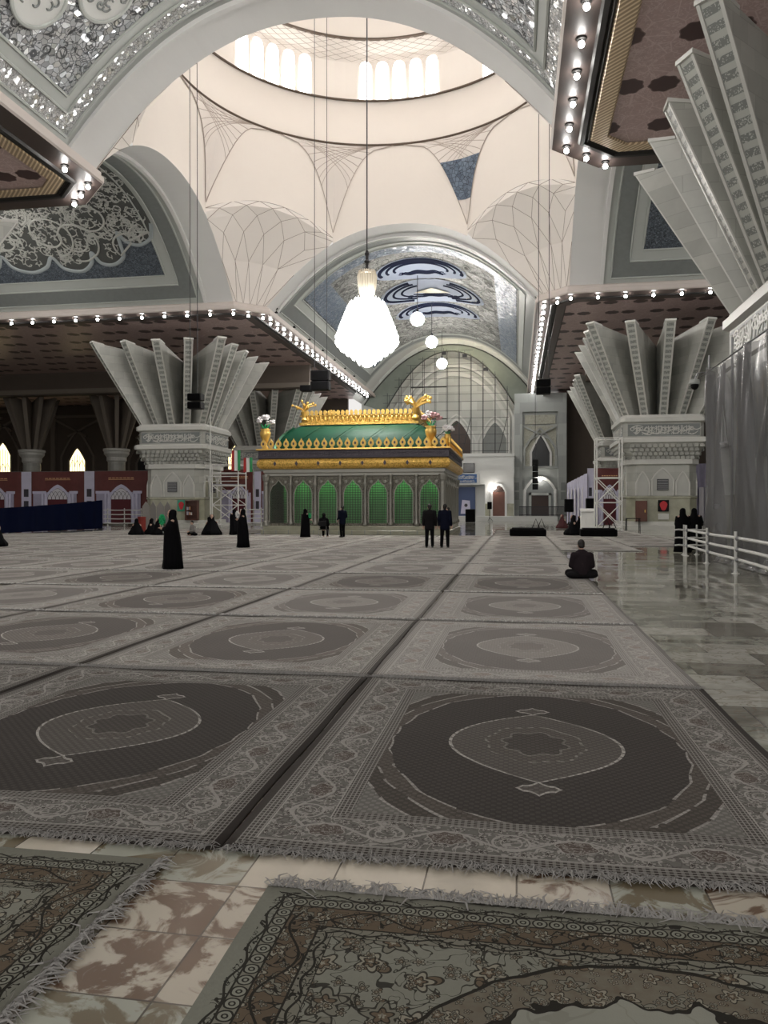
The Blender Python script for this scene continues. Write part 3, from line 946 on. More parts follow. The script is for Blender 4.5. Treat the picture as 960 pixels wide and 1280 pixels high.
ZB = 17.05
for q, nm in SIDE.items():
    P, corner = block_path(*q)
    b = MB(); sweep(P, [(-.6,17.75),(.12,17.72),(.30,17.6),(.30,17.42),(.42,17.36),(.42,17.12),(.34,17.05)], *q, b)
    b.build('trim_cornice_'+nm, LEDGE, kind='structure')
    b = MB(); sweep(P, [(.34,ZB),(-.75,ZB)], *q, b); b.build('ceiling_soffit_'+nm, SOFFIT, kind='structure')
    b = MB(); sweep(P, [(-.70,ZB),(-.78,ZB-.10),(-.95,ZB-.10),(-1.02,ZB),(-1.10,ZB-.06),(-1.18,ZB)], *q, b); b.build('trim_moulding_'+nm, BLACKM, kind='structure')
    b = MB(); sweep(P, [(-1.18,ZB+.02),(-1.25,ZB-.05),(-1.85,ZB-.05),(-1.92,ZB+.02)], *q, b)
    b.build('trim_gilded_'+nm, GOLDTRIM if q[1] < 0 else SOFFIT, kind='structure')
    op = offset_path(P, -1.9, *q)
    MB().poly([(x,y,ZB+.04) for x,y in op]+[(corner[0],corner[1],ZB+.04)]).build('ceiling_'+nm, MAROON, kind='structure')
    MB().poly([(x,y,17.75) for x,y in offset_path(P,-.5,*q)]+[(corner[0],corner[1],17.75)]).build('ceiling_cap_'+nm, DARKWALL, kind='structure')
# side and end walls of the hall
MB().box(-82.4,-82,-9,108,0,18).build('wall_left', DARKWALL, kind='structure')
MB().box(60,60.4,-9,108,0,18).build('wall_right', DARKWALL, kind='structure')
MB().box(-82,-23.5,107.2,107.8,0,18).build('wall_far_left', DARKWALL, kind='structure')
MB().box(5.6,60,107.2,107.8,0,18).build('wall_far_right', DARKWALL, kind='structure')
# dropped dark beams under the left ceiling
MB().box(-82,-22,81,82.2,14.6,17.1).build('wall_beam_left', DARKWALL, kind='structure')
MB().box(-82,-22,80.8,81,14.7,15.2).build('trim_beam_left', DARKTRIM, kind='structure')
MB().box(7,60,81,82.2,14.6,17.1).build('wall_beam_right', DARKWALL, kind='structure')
# end of the far arm: plain vault bay, wall with a great arch, recess behind it
mb = MB()
h2 = 12.4
xs = lin(-h2, h2, 40)
z2 = lambda x: zarch(x, h2, 16.2, 8.6, 2.1)
mb.grid(lambda x, y: (CX+x, y, z2(x)), xs, [100.2, 106.4])
mb.build('ceiling_end_bay', STONEW2, kind='structure')
mb = MB()
mb.grid(lambda x, t: (CX+x, 100.2, zarch(x)+(max(z2(x), zarch(x)+.02)-zarch(x))*t), lin(-A_, A_, 40), [0,1])
mb.build('wall_end_rib', STONEW2, kind='structure')
def zin(x): return zarch(x, 9.1, 14.9, 8.2, 2.1) if abs(x) < 9.1 else 0
mb = MB()
mb.grid(lambda x, t: (CX+x, 106.4, zin(x)+(z2(x)-zin(x))*t), sorted(lin(-h2,h2,48)+[-9.101,-9.1,9.1,9.101]), [0,1])
mb.build('wall_far', STONEW, kind='structure')
mb = MB()                                            # grey green arched band with pointed lower wings
def zo(x): return 14.9+ (z2(x)-14.9-.5)*1.0
pts_o = [(CX+x, 106.3, max(14.9, z2(x)-.75)) for x in lin(-12.0, 12.0, 48)]
pts_i = [(CX+x, 106.3, zin(x)+.05) for x in lin(-9.05, 9.05, 48)]
for i in range(48): mb.add([pts_o[i],pts_o[i+1],pts_i[i+1],pts_i[i]], [(0,1,2,3)])
o = mb.build('wall_spandrel', NETGREEN, kind='structure')
e = MB(); e.tube(pts_o, .09, 5); e.tube(pts_i, .09, 5); e.build('wall_spandrel_edge', flat('dark_edge',(.05,.055,.05),.6), parent=o)
mb = MB()
mb.grid(lambda x, y: (CX+x, y, zin(x)), lin(-9.05, 9.05, 40), [106.4, 110.5])
mb.add([(CX-9.1,106.4,0),(CX-9.1,110.5,0),(CX-9.1,110.5,15),(CX-9.1,106.4,15)],[(0,1,2,3)]).add([(CX+9.1,106.4,0),(CX+9.1,110.5,0),(CX+9.1,110.5,15),(CX+9.1,106.4,15)],[(0,1,2,3)])
mb.build('wall_recess_reveal', STONEW2, kind='structure')
MB().box(CX-9.6, CX+9.6, 110.5, 110.9, 0, 24.5).build('wall_recess', STONEW, kind='structure')
def arch_band(mb, cx, y, half, zb, zs, zt, w, d, p=2.2, n=24, point=0):
    def zz(x): return zarch(x, half, zs, zt-zs, p) + point*(1-abs(x)/half)**2
    inn = [(cx-half,zb)]+[(cx+x, zz(x)) for x in lin(-half,half,n)]+[(cx+half,zb)]
    H = half+w
    def zz2(x): return zarch(x, H, zs, zt-zs+w, p) + point*(1-abs(x)/H)**2
    out = [(cx-H,zb)]+[(cx+x, zz2(x)) for x in lin(-H,H,n)]+[(cx+H,zb)]
    for i in range(len(inn)-1):
        a,b,c_,e_ = inn[i],inn[i+1],out[i+1],out[i]
        mb.add([(a[0],y,a[1]),(b[0],y,b[1]),(c_[0],y,c_[1]),(e_[0],y,e_[1]),(a[0],y+d,a[1]),(b[0],y+d,b[1]),(c_[0],y+d,c_[1]),(e_[0],y+d,e_[1])],
               [(0,1,2,3),(0,4,5,1),(3,2,6,7)])
def arch_fill(mb, cx, y, half, zb, zs, zt, p=2.2, n=24, point=0, th=.08):
    pts = [(cx-half,y,zb)]+[(cx+x, y, zarch(x,half,zs,zt-zs,p)+point*(1-abs(x)/half)**2) for x in lin(-half,half,n)]+[(cx+half,y,zb)]
    mb.prism(pts, (0,th,0))
mb = MB(); arch_band(mb, CX+.2, 110.1, 7.4, 6, 14.2, 20.4, .55, .4); arch_band(mb, CX+.2, 109.6, 8.2, 6, 14.4, 21.6, .35, .5)
mb.build('trim_recess_arch', STONEW2, kind='structure')
wi = 9
for cx, hw, zb, zs, zt in ((CX+.6, 2.0, 6.5, 11.2, 13.6), (CX+6.0, 1.75, 7.6, 11.0, 13.2), (CX-5.0, 1.75, 7.6, 11.0, 13.2)):
    fr = MB(); arch_band(fr, cx, 110.2, hw, zb, zs, zt, .35, .3, 2.0, point=.5); arch_band(fr, cx, 110.3, hw+.6, zb, zs, zt+.7, .25, .2, 2.0, point=.5)
    fr.box(cx-hw-.9, cx+hw+.9, 110.0, 110.5, zb-.4, zb)
    o = fr.build('window_%d' % wi, STONEW2, kind='structure'); wi += 1
    g = MB(); arch_fill(g, cx, 110.35, hw, zb, zs, zt, 2.0, point=.5)
    g.build('glass', FRAME_DARK if cx > CX+2 or cx < CX else WOODD, parent=o)
# low white building in front of the end wall, with its door, recess and step
bx0, zt = PY(566,568,100); bx1, _ = PY(642,568,100)
zt = 8.6
mb = MB()
dx0, _ = PY(616,640,100); dx1, _ = PY(631,640,100); rx0,_ = PY(569,640,100); rx1,_ = PY(606,640,100)
mb.box(bx0-9, rx0, 100, 102.6, 0, zt); mb.box(rx0, rx1, 100, 102.6, 4.7, zt); mb.box(rx0, rx1, 101.2, 102.6, 0, 4.7); mb.box(rx1, bx1, 100, 102.6, 0, zt)
mb.box(bx0-9, bx1+.12, 99.85, 102.6, zt-.35, zt+.05)
mb.box(rx1-.8, bx1-1.0, 99.93, 100, 6.6, 6.75)
mb.build('wall_kiosk', STONEW2, kind='structure')
MB().box(rx1+.05, bx1+.02, 99.94, 100.0, .6, 2.2).build('baseboard_kiosk', MARBLE_GR, kind='structure')
MB().box(-30, 5, 96.5, 108, 0, .62).build('floor_platform', STONEW2, kind='structure')
cxd = (dx0+dx1)/2; hw = (dx1-dx0)/2
f = MB(); arch_band(f, cxd, 99.8, hw, .62, 3.7, 4.5, .28, .3, 2.0)
o = f.build('door_1', STONEW2, kind='structure')
d = MB(); d.box(cxd-hw, cxd+hw, 99.9, 99.97, .62, 3.7); 
for zz in (1.0, 2.3): d.box(cxd-hw*.7, cxd+hw*.7, 99.86, 99.9, zz, zz+1.0)
d.build('door_leaf', WOOD, parent=o)
t = MB(); arch_fill(t, cxd, 99.9, hw, 3.72, 3.75, 4.5, 2.0); t.build('transom', WOODD, parent=o)
BAYSTONE = mottled('bay_stone', (.33,.35,.34), .55, .08, .5, (2.2,1.4), .85)
x0,_ = PY(643,600,103); x1,_ = PY(708,600,103); fx0,_ = PY(653,600,103); fx1,_ = PY(697,600,103)
mb = MB(); mb.box(x0, x1, 103.2, 106.4, 0, 16.6); mb.box(x0,fx0,102.7,103.2,0,16.6).box(fx1,x1,102.7,103.2,0,16.6).box(fx0,fx1,102.7,103.2,14.2,16.6)
mb.box(fx0,fx1,102.5,103.2,6.75,7.1)
mb.build('wall_bay', BAYSTONE, kind='structure')
c = (fx0+fx1)/2; hw = (fx1-fx0)/2
pn = MB(); pn.box(fx0+.3,fx1-.3,103.05,103.2,12.6,13.8).box(fx0+.2,fx1-.2,103.1,103.2,7.1,12.4); pn.build('wall_bay_panel', mottled('bay_relief',(.36,.36,.30),.6,.5,5), kind='structure')
f = MB(); arch_band(f, c, 102.85, hw-.35, 7.1, 9.3, 11.0, .3, .3, 2.0, point=.9)
f.bar((c-hw+.2,102.95,12.3),(c+hw*.55,102.95,10.6),.3,.2).bar((c+hw-.2,102.95,12.3),(c-hw*.55,102.95,10.6),.3,.2)
f.build('trim_bay_arch', BAYSTONE, kind='structure')
f = MB(); arch_band(f, c+.1, 102.8, hw*.5, 7.1, 8.9, 10.3, .28, .3, 2.0, point=.8)
o = f.build('window_12', STONEW2, kind='structure'); g = MB(); arch_fill(g, c+.1, 102.95, hw*.5, 7.1, 8.9, 10.3, 2.0, point=.8); g.build('glass', DOORGLASS, parent=o)
f = MB(); arch_band(f, c, 102.7, hw-.5, 0.6, 4.0, 5.4, .35, .5, 2.2); f.tube([(c+hw-.25,102.6,.6),(c+hw-.25,102.6,4.0)], .22, 10); f.tube([(c-hw+.25,102.6,.6),(c-hw+.25,102.6,4.0)], .22, 10)
o = f.build('door_2', STONEW2, kind='structure')
g = MB(); arch_fill(g, c, 103.0, hw-.5, .6, 4.0, 5.4, 2.2); g.build('door_surround', FRAME_DARK, parent=o)
g = MB(); g.box(c-1.1,c+1.1,102.9,103.0,.6,3.3); g.build('door_leaf', WOODD, parent=o)
g = MB(); g.box(c-1.4,c-1.1,102.8,103,.6,3.6).box(c+1.1,c+1.4,102.8,103,.6,3.6).box(c-1.4,c+1.4,102.8,103,3.3,3.6); g.build('door_frame', FRAME, parent=o)
for i,(px,py) in enumerate(((646,608),(646,620),(704,608),(704,620))):
    X_,Z_ = PY(px,py,102.7); MB().box(X_-.3,X_+.3,102.6,102.7,Z_-.5,Z_+.5).build('wall_vent', FRAME_DARK, kind='structure')
# blind arches and lit pointed windows on the dark walls behind the left gallery
for i,(px, zb, zt_, lit) in enumerate(((97,6.6,10.6,1),(4,6.2,11.6,2),(-30,6.2,10.6,0),(296,6.6,11.0,1),(182,6.6,10.2,0),(233,6.6,10.6,0))):
    X_,_ = PY(px, 600, 107); hw = 1.25
    f = MB(); arch_band(f, X_, 106.9, hw, zb, zt_-1.9, zt_-.5, .3, .3, 1.8, point=.5); arch_band(f, X_, 106.95, hw+1.2, 3, zt_-1.2, zt_+1.6, .35, .25, 1.8, point=.9)
    f.bar((X_-4,107,zt_+4.5),(X_+1.5,107,zt_+1.8),.3,.3).bar((X_+4,107,zt_+4.5),(X_-1.5,107,zt_+1.8),.3,.3)
    f.box(X_-4.3,X_-3.6,106.8,107.2,0,17).box(X_-4.5,X_+4.5,106.9,107.2,zt_+4.6,zt_+5)
    o = f.build('window_%d' % (13+i), DARKTRIM, kind='structure')
    g = MB(); arch_fill(g, X_, 107.0, hw, zb, zt_-1.9, zt_-.5, 1.8, point=.5)
    g.build('glass', WARMPANE if lit else DOORGLASS, parent=o)
    if lit:
        t = MB()
        for k in range(-2,3): t.bar((X_+k*.42,106.95,zb),(X_+k*.42,106.95,zt_-.9-abs(k)*.25),.05)
        for k in (-1,0,1): arch_band(t, X_+k*.75, 106.94, .34, zb+1.2, zb+1.5, zb+2.0, .06, .05, 1.8, 8, .2)
        t.build('tracery', DARKTRIM, parent=o)
# ---------------------------------------------------------------- inscription-like relief (strokes, no letters)
def scrawl(mb, P, L, H, seed, d=.02, dens=1.0):
    # P(u, v, w): u along, v up, w out of the face; a band of interlaced upright and bowl strokes
    r = random.Random(seed); u = .05*H
    def strip(pts, w):
        n = len(pts); vs=[]; fs=[]
        for i,(a,b) in enumerate(pts):
            a0,b0 = pts[max(0,i-1)]; a1,b1 = pts[min(n-1,i+1)]
            du,dv = a1-a0,b1-b0; l = math.hypot(du,dv) or 1
            ww = w*(.55+.45*sin(pi*i/(n-1)))/2
            vs += [P(a-dv/l*ww,b+du/l*ww,d), P(a+dv/l*ww,b-du/l*ww,d), P(a-dv/l*ww,b+du/l*ww,0), P(a+dv/l*ww,b-du/l*ww,0)]
        for i in range(n-1):
            k=4*i; fs += [(k,k+1,k+5,k+4),(k,k+4,k+6,k+2),(k+1,k+3,k+7,k+5)]
        mb.add(vs, fs)
    while u < L-.5*H:
        k = r.random(); s = H*r.uniform(.8,1.15)
        if k < .36: strip([(u+.05*s*t+.05*H*sin(t*3), .08*H+.84*H*t) for t in (0,.3,.6,1)], .075*H)
        elif k < .8:
            w = r.uniform(.6,1.3)*s; h0=r.uniform(.25,.75); strip([(u+w*t, h0*H-.22*H*sin(pi*t)*(1 if k < .6 else -1)+.16*H*(t-.5)) for t in lin(0,1,9)], .085*H)
        else:
            strip([(u+.16*H*cos(t)+.1*H, .6*H+.16*H*sin(t)) for t in lin(0,5.4,9)], .07*H)
        if r.random() < .5:
            a,b = u+.2*H, r.choice((.78,.12))*H
            mb.add([P(a,b-.06*H,d),P(a+.06*H,b,d),P(a,b+.06*H,d),P(a-.06*H,b,d)],[(0,1,2,3)])
        u += .17*s/dens
# ---------------------------------------------------------------- mushroom columns
NICHE = mottled('niche_marble', (.46,.465,.44), .35, .12, 1.0)
def make_column(label, simple=False):
    t = thing('mushroom_column', label, 'column', (0,0,0), 'flared columns of the dome hall')
    W = 2.55; cz = 5.4
    def octring(w, c, z): return [(-w+c,-w,z),(w-c,-w,z),(w,-w+c,z),(w,w-c,z),(w-c,w,z),(-w+c,w,z),(-w,w-c,z),(-w,-w+c,z)]
    b = MB(); b.loft([octring(3.1,.5,0),octring(3.1,.5,.32),octring(3.0,.5,.34),octring(2.85,.5,.36),octring(2.85,.5,.62)])
    b.build('plinth', MARBLE_LT, t, world=False)
    b = MB(); b.loft([octring(W,.62,.6),octring(W,.62,5.0)]); sh = b.build('shaft', MARBLE, t, world=False)
    b = MB(); b.loft([octring(W+.04,.62,.62),octring(W+.04,.62,2.35),octring(W+.10,.62,2.4),octring(W+.10,.62,2.5),octring(W+.02,.62,2.55)])
    b.build('dado', MARBLE_GR, t, world=False)
    # shallow pointed niches, one on every face, with their rims and a vent grille
    for k in range(4):
        R = Matrix.Rotation(k*pi/2, 4, 'Z')
        n = MB(); m = MB()
        for cx, hw, zb, zt in ((0,.72,2.6,4.55),(-1.45,.42,2.6,4.3),(1.45,.42,2.6,4.3)):
            f = MB(); arch_band(f, cx, -W-.09, hw, zb, zt-.75, zt-.15, .12, .12, 2.0, 14, .2); n.merge(f, R)
            f = MB(); arch_fill(f, cx, -W-.02, hw, zb, zt-.75, zt-.15, 2.0, 14, .2, .03); m.merge(f, R)
        n.build('niche_rim', MARBLE_LT, t, world=False); m.build('niche', MARBLE_GR if k % 2 else NICHE, t, world=False)
        v = MB(); v.box(-.42,.42,-W-.10,-W-.02,3.0,3.85); vv = MB().merge(v, R)
        g = vv.build('vent_grille', DOORGLASS, t, world=False)
        v = MB()
        for i in range(6): v.box(-.38,.38,-W-.13,-W-.1,3.08+i*.13,3.12+i*.13)
        MB().merge(v, R).build('slats', STEEL, g, world=False)
    # stepped corbel with scalloped tiers
    b = MB(); b.loft([octring(W+.1,.6,4.95),octring(W+.16,.6,5.0),octring(W+.16,.6,5.35),octring(W+.05,.6,5.38)]); b.build('band', MARBLE_LT, t, world=False)
    b = MB()
    for i in range(4):
        w0 = W+.02+i*.14
        b.loft([octring(w0,.5,5.36+i*.30),octring(w0+.12,.5,5.36+i*.30+.2),octring(w0+.14,.5,5.36+i*.30+.30)])
    nn = 13
    for k in range(4):
        R = Matrix.Rotation(k*pi/2, 4, 'Z')
        for i in range(4):
            w0 = W+.16+i*.14; f = MB()
            for j in range(nn):
                x = (j-(nn-1)/2+(.5 if i % 2 else 0))*2*(w0-.4)/nn
                if abs(x) > w0-.3: continue
                f.prism([(x-.14,-w0-.02,5.36+i*.3),(x+.14,-w0-.02,5.36+i*.3),(x+.16,-w0-.02,5.5+i*.3),(x,-w0-.02,5.64+i*.3),(x-.16,-w0-.02,5.5+i*.3)], (0,.08,0))
            b.merge(f, R)
    b.build('corbel', MARBLE, t, world=False)
    C0 = 3.15
    b = MB(); b.loft([octring(3.0,.3,6.5),octring(C0+.12,.3,6.62),octring(C0+.12,.3,6.9),octring(C0,.3,7.0)]); b.build('lower_ledge', MARBLE_LT, t, world=False)
    b = MB(); b.loft([octring(2.95,.3,6.95),octring(2.95,.3,8.15)]); fz = b.build('frieze', FRAME_DARK if False else MARBLE, t, world=False)
    b = MB(); s = MB()
    for k in range(4):
        R = Matrix.Rotation(k*pi/2, 4, 'Z')
        f = MB(); f.box(-2.6,2.6,-2.97,-2.94,7.12,8.0); s.merge(f, R)
        f = MB(); scrawl(f, lambda u,v,w: V3((-2.5+u,-2.97-w,7.16+v)), 5.0, .8, 5+k, .03, 1.5); b.merge(f, R)
    pn = s.build('frieze_panel', FRAME_DARK, fz, world=False)
    b.build('inscription', MARBLE_LT, fz, world=False)
    b = MB(); b.loft([octring(2.95,.3,8.1),octring(C0,.3,8.2),octring(C0,.3,8.5),octring(C0-.15,.3,8.6),octring(C0-.2,.3,8.72)]); b.build('upper_ledge', MARBLE_LT, t, world=False)
    # sixteen fins whose feet and tips both stand on a square
    rb, rt, zb, zt = 2.72, 5.62, 8.7, 15.2
    spots = []
    for k in range(4):
        R = Matrix.Rotation(k*pi/2, 3, 'Z')
        for i in range(-2, 2):
            spots.append((R @ V3((i/2, -1, 0))))
    for s_ in spots:
        d = V3((s_.x, s_.y, 0)); u = d.normalized(); p = V3((-u.y, u.x, 0))
        bot = d*rb; tip = d*rt
        inner = u*.9
        def slab(w0, w1, a0, a1, ztip, zin):
            return None
        w0, w1 = .30, .36                            # half thickness at foot and tip
        Z = V3((0,0,1)); b = MB()
        vs = [bot-p*w0+Z*zb, bot+p*w0+Z*zb, tip+p*w1+Z*zt, tip-p*w1+Z*zt,
              u*.3-p*.12+Z*zb, u*.3+p*.12+Z*zb, u*.3+p*.12+Z*(zt-.9), u*.3-p*.12+Z*(zt-.9)]
        b.add(vs, [(0,1,2,3),(5,4,7,6),(1,5,6,2),(4,0,3,7),(3,2,6,7),(4,5,1,0)])
        fin = b.build('fin', MARBLE, t, world=False)
        # the front strip: raised pale borders, dark inlay between, and a small cap at the tip
        fb = (tip-bot+Z*(zt-zb)).normalized(); nrm = p.cross(fb).normalized()
        if nrm.dot(u) < 0: nrm = -nrm
        e = MB()
        for sg in (-1,1):
            e.add([bot+p*sg*w0+Z*zb+nrm*.05, bot+p*sg*(w0-.10)+Z*zb+nrm*.05, tip+p*sg*(w1-.10)+Z*zt+nrm*.05, tip+p*sg*w1+Z*zt+nrm*.05,
                   bot+p*sg*w0+Z*zb, bot+p*sg*(w0-.10)+Z*zb, tip+p*sg*(w1-.10)+Z*zt, tip+p*sg*w1+Z*zt],
                  [(0,1,2,3),(0,3,7,4),(1,5,6,2)])
        T = tip+Z*zt
        e.add([T-p*w1-u*.9-Z*.16+nrm*.0, T+p*w1-u*.9-Z*.16, T+p*(w1+.03)+nrm*.08, T-p*(w1+.03)+nrm*.08,
               T-p*w1-u*.9+Z*.0-Z*.05, T+p*w1-u*.9-Z*.05, T+p*(w1+.03)+nrm*.08+Z*.14, T-p*(w1+.03)+nrm*.08+Z*.14],
              [(0,1,2,3),(7,6,5,4),(0,4,5,1),(1,5,6,2),(2,6,7,3),(3,7,4,0)])
        e.build('fin_border', MARBLE_LT, fin, world=False)
        q = MB()
        q.add([bot-p*(w0-.12)+Z*zb+nrm*.012, bot+p*(w0-.12)+Z*zb+nrm*.012, tip+p*(w1-.12)+Z*zt+nrm*.012, tip-p*(w1-.12)+Z*zt+nrm*.012], [(0,1,2,3)])
        q.build('fin_inlay', FINFACE, fin, world=False)
    return t
CXR, CXL = 11.0, -28.7
col0 = make_column('huge marble column with a fan of fins rising behind the plastic sheet')
col0.location = (CXR-.35, 27.4, 0)
dup(col0, (CXR, 64.2, 0), 0, 'pale marble fan-finned column with a red poster, right of the shrine')
dup(col0, (CXL, 64.2, 0), 0, 'pale marble fan-finned column with a green poster, left of the shrine')
dup(col0, (CXL-.5, 27.9, 0), 0, 'column showing only one fin tip under the ceiling corner at the left edge')
dup(col0, (CXR+.8, 87, 0), 0, 'shadowed flared column behind the white scaffold, right of the tall arched bay')
dup(col0, (CXL, 87, 0), 0, 'shadowed flared column seen between the left fin column and the shrine roof')
# round columns in the dark hall on the left
def make_round(label):
    t = thing('round_column', label, 'column', (0,0,0), 'round columns in the dark left hall')
    b = MB(); b.lathe([(1.3,0),(1.3,.4),(1.0,.5),(1.0,7.2)], seg=20); b.build('shaft', MARBLE, t, world=False, smooth=False)
    b = MB(); b.lathe([(1.0,7.1),(1.15,7.3),(1.15,7.7),(1.3,7.9),(1.45,8.1),(1.45,8.35),(1.55,8.45),(1.55,8.7),(1.3,8.75)], seg=24)
    b.build('capital', MARBLE_LT, t, world=False)
    for k in range(10):
        a = 2*pi*k/10; u = V3((cos(a),sin(a),0)); p = V3((-sin(a),cos(a),0))
        f = MB(); f.add([u*1.1-p*.2+V3((0,0,8.7)),u*1.1+p*.2+V3((0,0,8.7)),u*3.2+p*.25+V3((0,0,15)),u*3.2-p*.25+V3((0,0,15)),
                         u*.2-p*.1+V3((0,0,8.7)),u*.2+p*.1+V3((0,0,8.7)),u*.2+p*.1+V3((0,0,14.5)),u*.2-p*.1+V3((0,0,14.5))],
                        [(0,1,2,3),(1,5,6,2),(4,0,3,7),(3,2,6,7),(5,4,7,6),(4,5,1,0)])
        f.build('rib', DARKTRIM, t, world=False)
    return t
r0 = make_round('round marble column left of the lit pointed window, rising behind the printed banners')
X_, _ = PY(40, 600, 86); r0.location = (X_, 86, 0)
X_, _ = PY(146, 600, 86); dup(r0, (X_, 86, 0), .2, 'round marble column right of the lit pointed window, rising behind the printed banners')

# ---------------------------------------------------------------- cornice lamps
def make_lamp():
    t = thing('cornice_lamp', '', 'lamp', (0,0,0))
    b = MB(); b.lathe([(.17,0),(.17,-.05),(.10,-.09),(.10,-.12)], seg=12); b.build('socket', BLACKM, t, world=False)
    b = MB(); b.ell((0,0,-.20), .105,.105,.105, 10, 6); b.build('bulb', LAMP, t, world=False, smooth=True)
    return t
lamp0 = None
WHERE = {(-1,1):'far left ceiling', (1,1):'far right ceiling', (-1,-1):'upper left ceiling corner', (1,-1):'upper right ceiling'}
def lamp(x, y, label, group):
    global lamp0
    if lamp0 is None:
        lamp0 = make_lamp(); o = lamp0; o.location=(x,y,ZB); o['label']=label
    else: o = dup(lamp0, (x,y,ZB), 0, label)
    o['group'] = group
for q, nm in SIDE.items():
    P, _c = block_path(*q)
    W_ = offset_path(P, -.25, *q)
    g = 'bulbs along the edge of the '+WHERE[q]
    n1 = 24 if q[1] > 0 else 11
    for i in range(n1):
        y = W_[1][1] + q[1]*1.92*i
        if q == (-1,-1) and i > 1: break
        lamp(W_[0][0], y, 'bright bulb under the %s, %s from its corner along the arm' % (WHERE[q], nth(i+1)), g)
    for i in (1,):
        lamp((W_[1][0]+W_[2][0])/2, (W_[1][1]+W_[2][1])/2, 'small bright bulb midway on the cut corner of the %s' % WHERE[q], g)
    n2 = {(-1,1):11,(1,1):6,(-1,-1):1,(1,-1):1}[q]
    for i in range(n2):
        lamp(W_[2][0]+q[0]*1.92*i, W_[2][1], 'small bright bulb under the %s, %s from its corner along the side' % (WHERE[q], nth(i+1)), g)
# little black spotlights on the ledges of the far vault
s0 = None
for side in (-1,1):
    for i in range(7):
        x = CX+side*(A_-.25); y = 61.5+i*5.2
        lb = 'small black spotlight on the %s ledge of the far vault, %s from the dome' % ('left' if side < 0 else 'right', nth(i+1))
        if s0 is None:
            s0 = thing('spotlight', lb, 'spotlight', (x,y,17.74), 'spotlights on the vault ledges')
            b = MB(); b.box(-.12,.12,-.12,.12,-.02,.06).bar((0,0,0),(0,0,.3),.06); b.build('bracket', BLACK, s0, world=False)
            b = MB(); b.tube([(0,-.28,.34),(0,-.1,.38),(0,.22,.44)], [.17,.17,.12], 10); b.build('lamp_head', BLACK, s0, world=False)
        else: dup(s0, (x,y,17.74), 0, lb)

# ---------------------------------------------------------------- chandelier and globe lamps
chx, chy = -8.97, 46.4
t = thing('chandelier', 'huge glowing crystal chandelier hanging on a long cable above the shrine', 'chandelier', (chx,chy,10.25))
t.scale = (.93,.93,.93)
b = MB(); b.tube([(0,0,6.6),(0,0,37)], .045, 6); b.tube([(0,0,6.2),(0,0,7.6)], .10, 8); b.ell((0,0,7.4),.16,.16,.16,8,6); b.ell((0,0,6.9),.2,.2,.12,8,6); b.build('cable', DARKSTEEL, t, world=False)
b = MB()
for k in range(22):
    a = 2*pi*k/22; ca, sa = cos(a), sin(a)
    b.tube([(.30*ca,.30*sa,4.2),(.42*ca,.42*sa,4.7),(.55*ca,.55*sa,5.3),(.60*ca,.60*sa,5.9),(.52*ca,.52*sa,6.3)], [.05,.06,.07,.07,.03], 5)
b.lathe([(.25,4.0),(.34,4.3),(.5,5.2),(.56,6.0),(.62,6.05),(.62,6.12),(.3,6.25),(.12,6.4)], seg=18)
b.build('crystal_crown', CRYSTAL, t, world=False)
prof = [(.18,0),(.55,.38),(.95,.72),(1.35,1.02),(1.72,1.30),(1.98,1.62),(1.96,1.95),(1.84,2.25),(1.74,2.55),(1.62,2.85),(1.50,3.15),(1.38,3.45),(1.26,3.75),(1.12,4.0),(.8,4.25),(.4,4.5)]
core = MB(); core.lathe([(r*.9,z) for r,z in prof], seg=28)
cr = MB()
for i,(r,z) in enumerate(prof[1:-1]):
    n = max(8, int(2*pi*r/.30))
    for k in range(n):
        a = 2*pi*(k+.5*(i%2))/n; c_ = (r*cos(a), r*sin(a), z)
        h, w = .27, .14
        cr.add([(c_[0],c_[1],z+h),(c_[0]+w*cos(a),c_[1]+w*sin(a),z),(c_[0]-w*sin(a),c_[1]+w*cos(a),z),(c_[0]-w*cos(a),c_[1]-w*sin(a),z),(c_[0]+w*sin(a),c_[1]-w*cos(a),z),(c_[0],c_[1],z-h)],
               [(0,1,2),(0,2,3),(0,3,4),(0,4,1),(5,2,1),(5,3,2),(5,4,3),(5,1,4)])
o = core.build('lamp_body', CRYSTAL_ON, t, world=False)
CRY2 = glow('crystal_drop_glow', (1,.97,.93), 9); CRY2.cycles.emission_sampling = 'NONE'
cr.build('crystal_drops', CRY2, o, world=False)
g0 = None
def globe(x, y, z, label, grp='globe lamps in the far arm', r=.62):
    global g0
    if g0 is None:
        g0 = thing('globe_chandelier', label, 'chandelier', (x,y,z), grp)
        b = MB(); b.ell((0,0,0), r, r, r, 16, 10); b.build('globe', GLOBE, g0, world=False, smooth=True)
        b = MB(); b.tube([(0,0,r*.9),(0,0,4.0)], .03, 5); b.lathe([(.05,1.0),(.16,.7),(.2,.55)], seg=10); b.build('rod', DARKSTEEL, g0, world=False)
        b = MB()
        for k in range(16):
            a = 2*pi*k/16; b.tube([(r*.5*cos(a),r*.5*sin(a),r*.88),(r*1.06*cos(a),r*1.06*sin(a),0),(r*.5*cos(a),r*.5*sin(a),-r*.9)], .012, 4)
        b.build('cage', CRYSTAL, g0, world=False)
    else:
        o = dup(g0, (x,y,z), 0, label); o['group'] = grp
globe(-8.9, 70.3, 18.9, 'highest of the three glowing globe lamps under the far vault, nearest the dome')
globe(-8.9, 82.5, 19.4, 'middle one of the three glowing globe lamps under the far vault')
globe(-8.9, 94, 19.2, 'lowest of the three glowing globe lamps, before the scaffolded arch')
globe(-8.9, 22, 18.9, 'globe lamp hanging under the entrance vault above the carpets, out of sight overhead', 'globe lamps in the near arm')
globe(-8.9, 10, 18.9, 'globe lamp hanging under the entrance vault close to the viewer, out of sight overhead', 'globe lamps in the near arm')
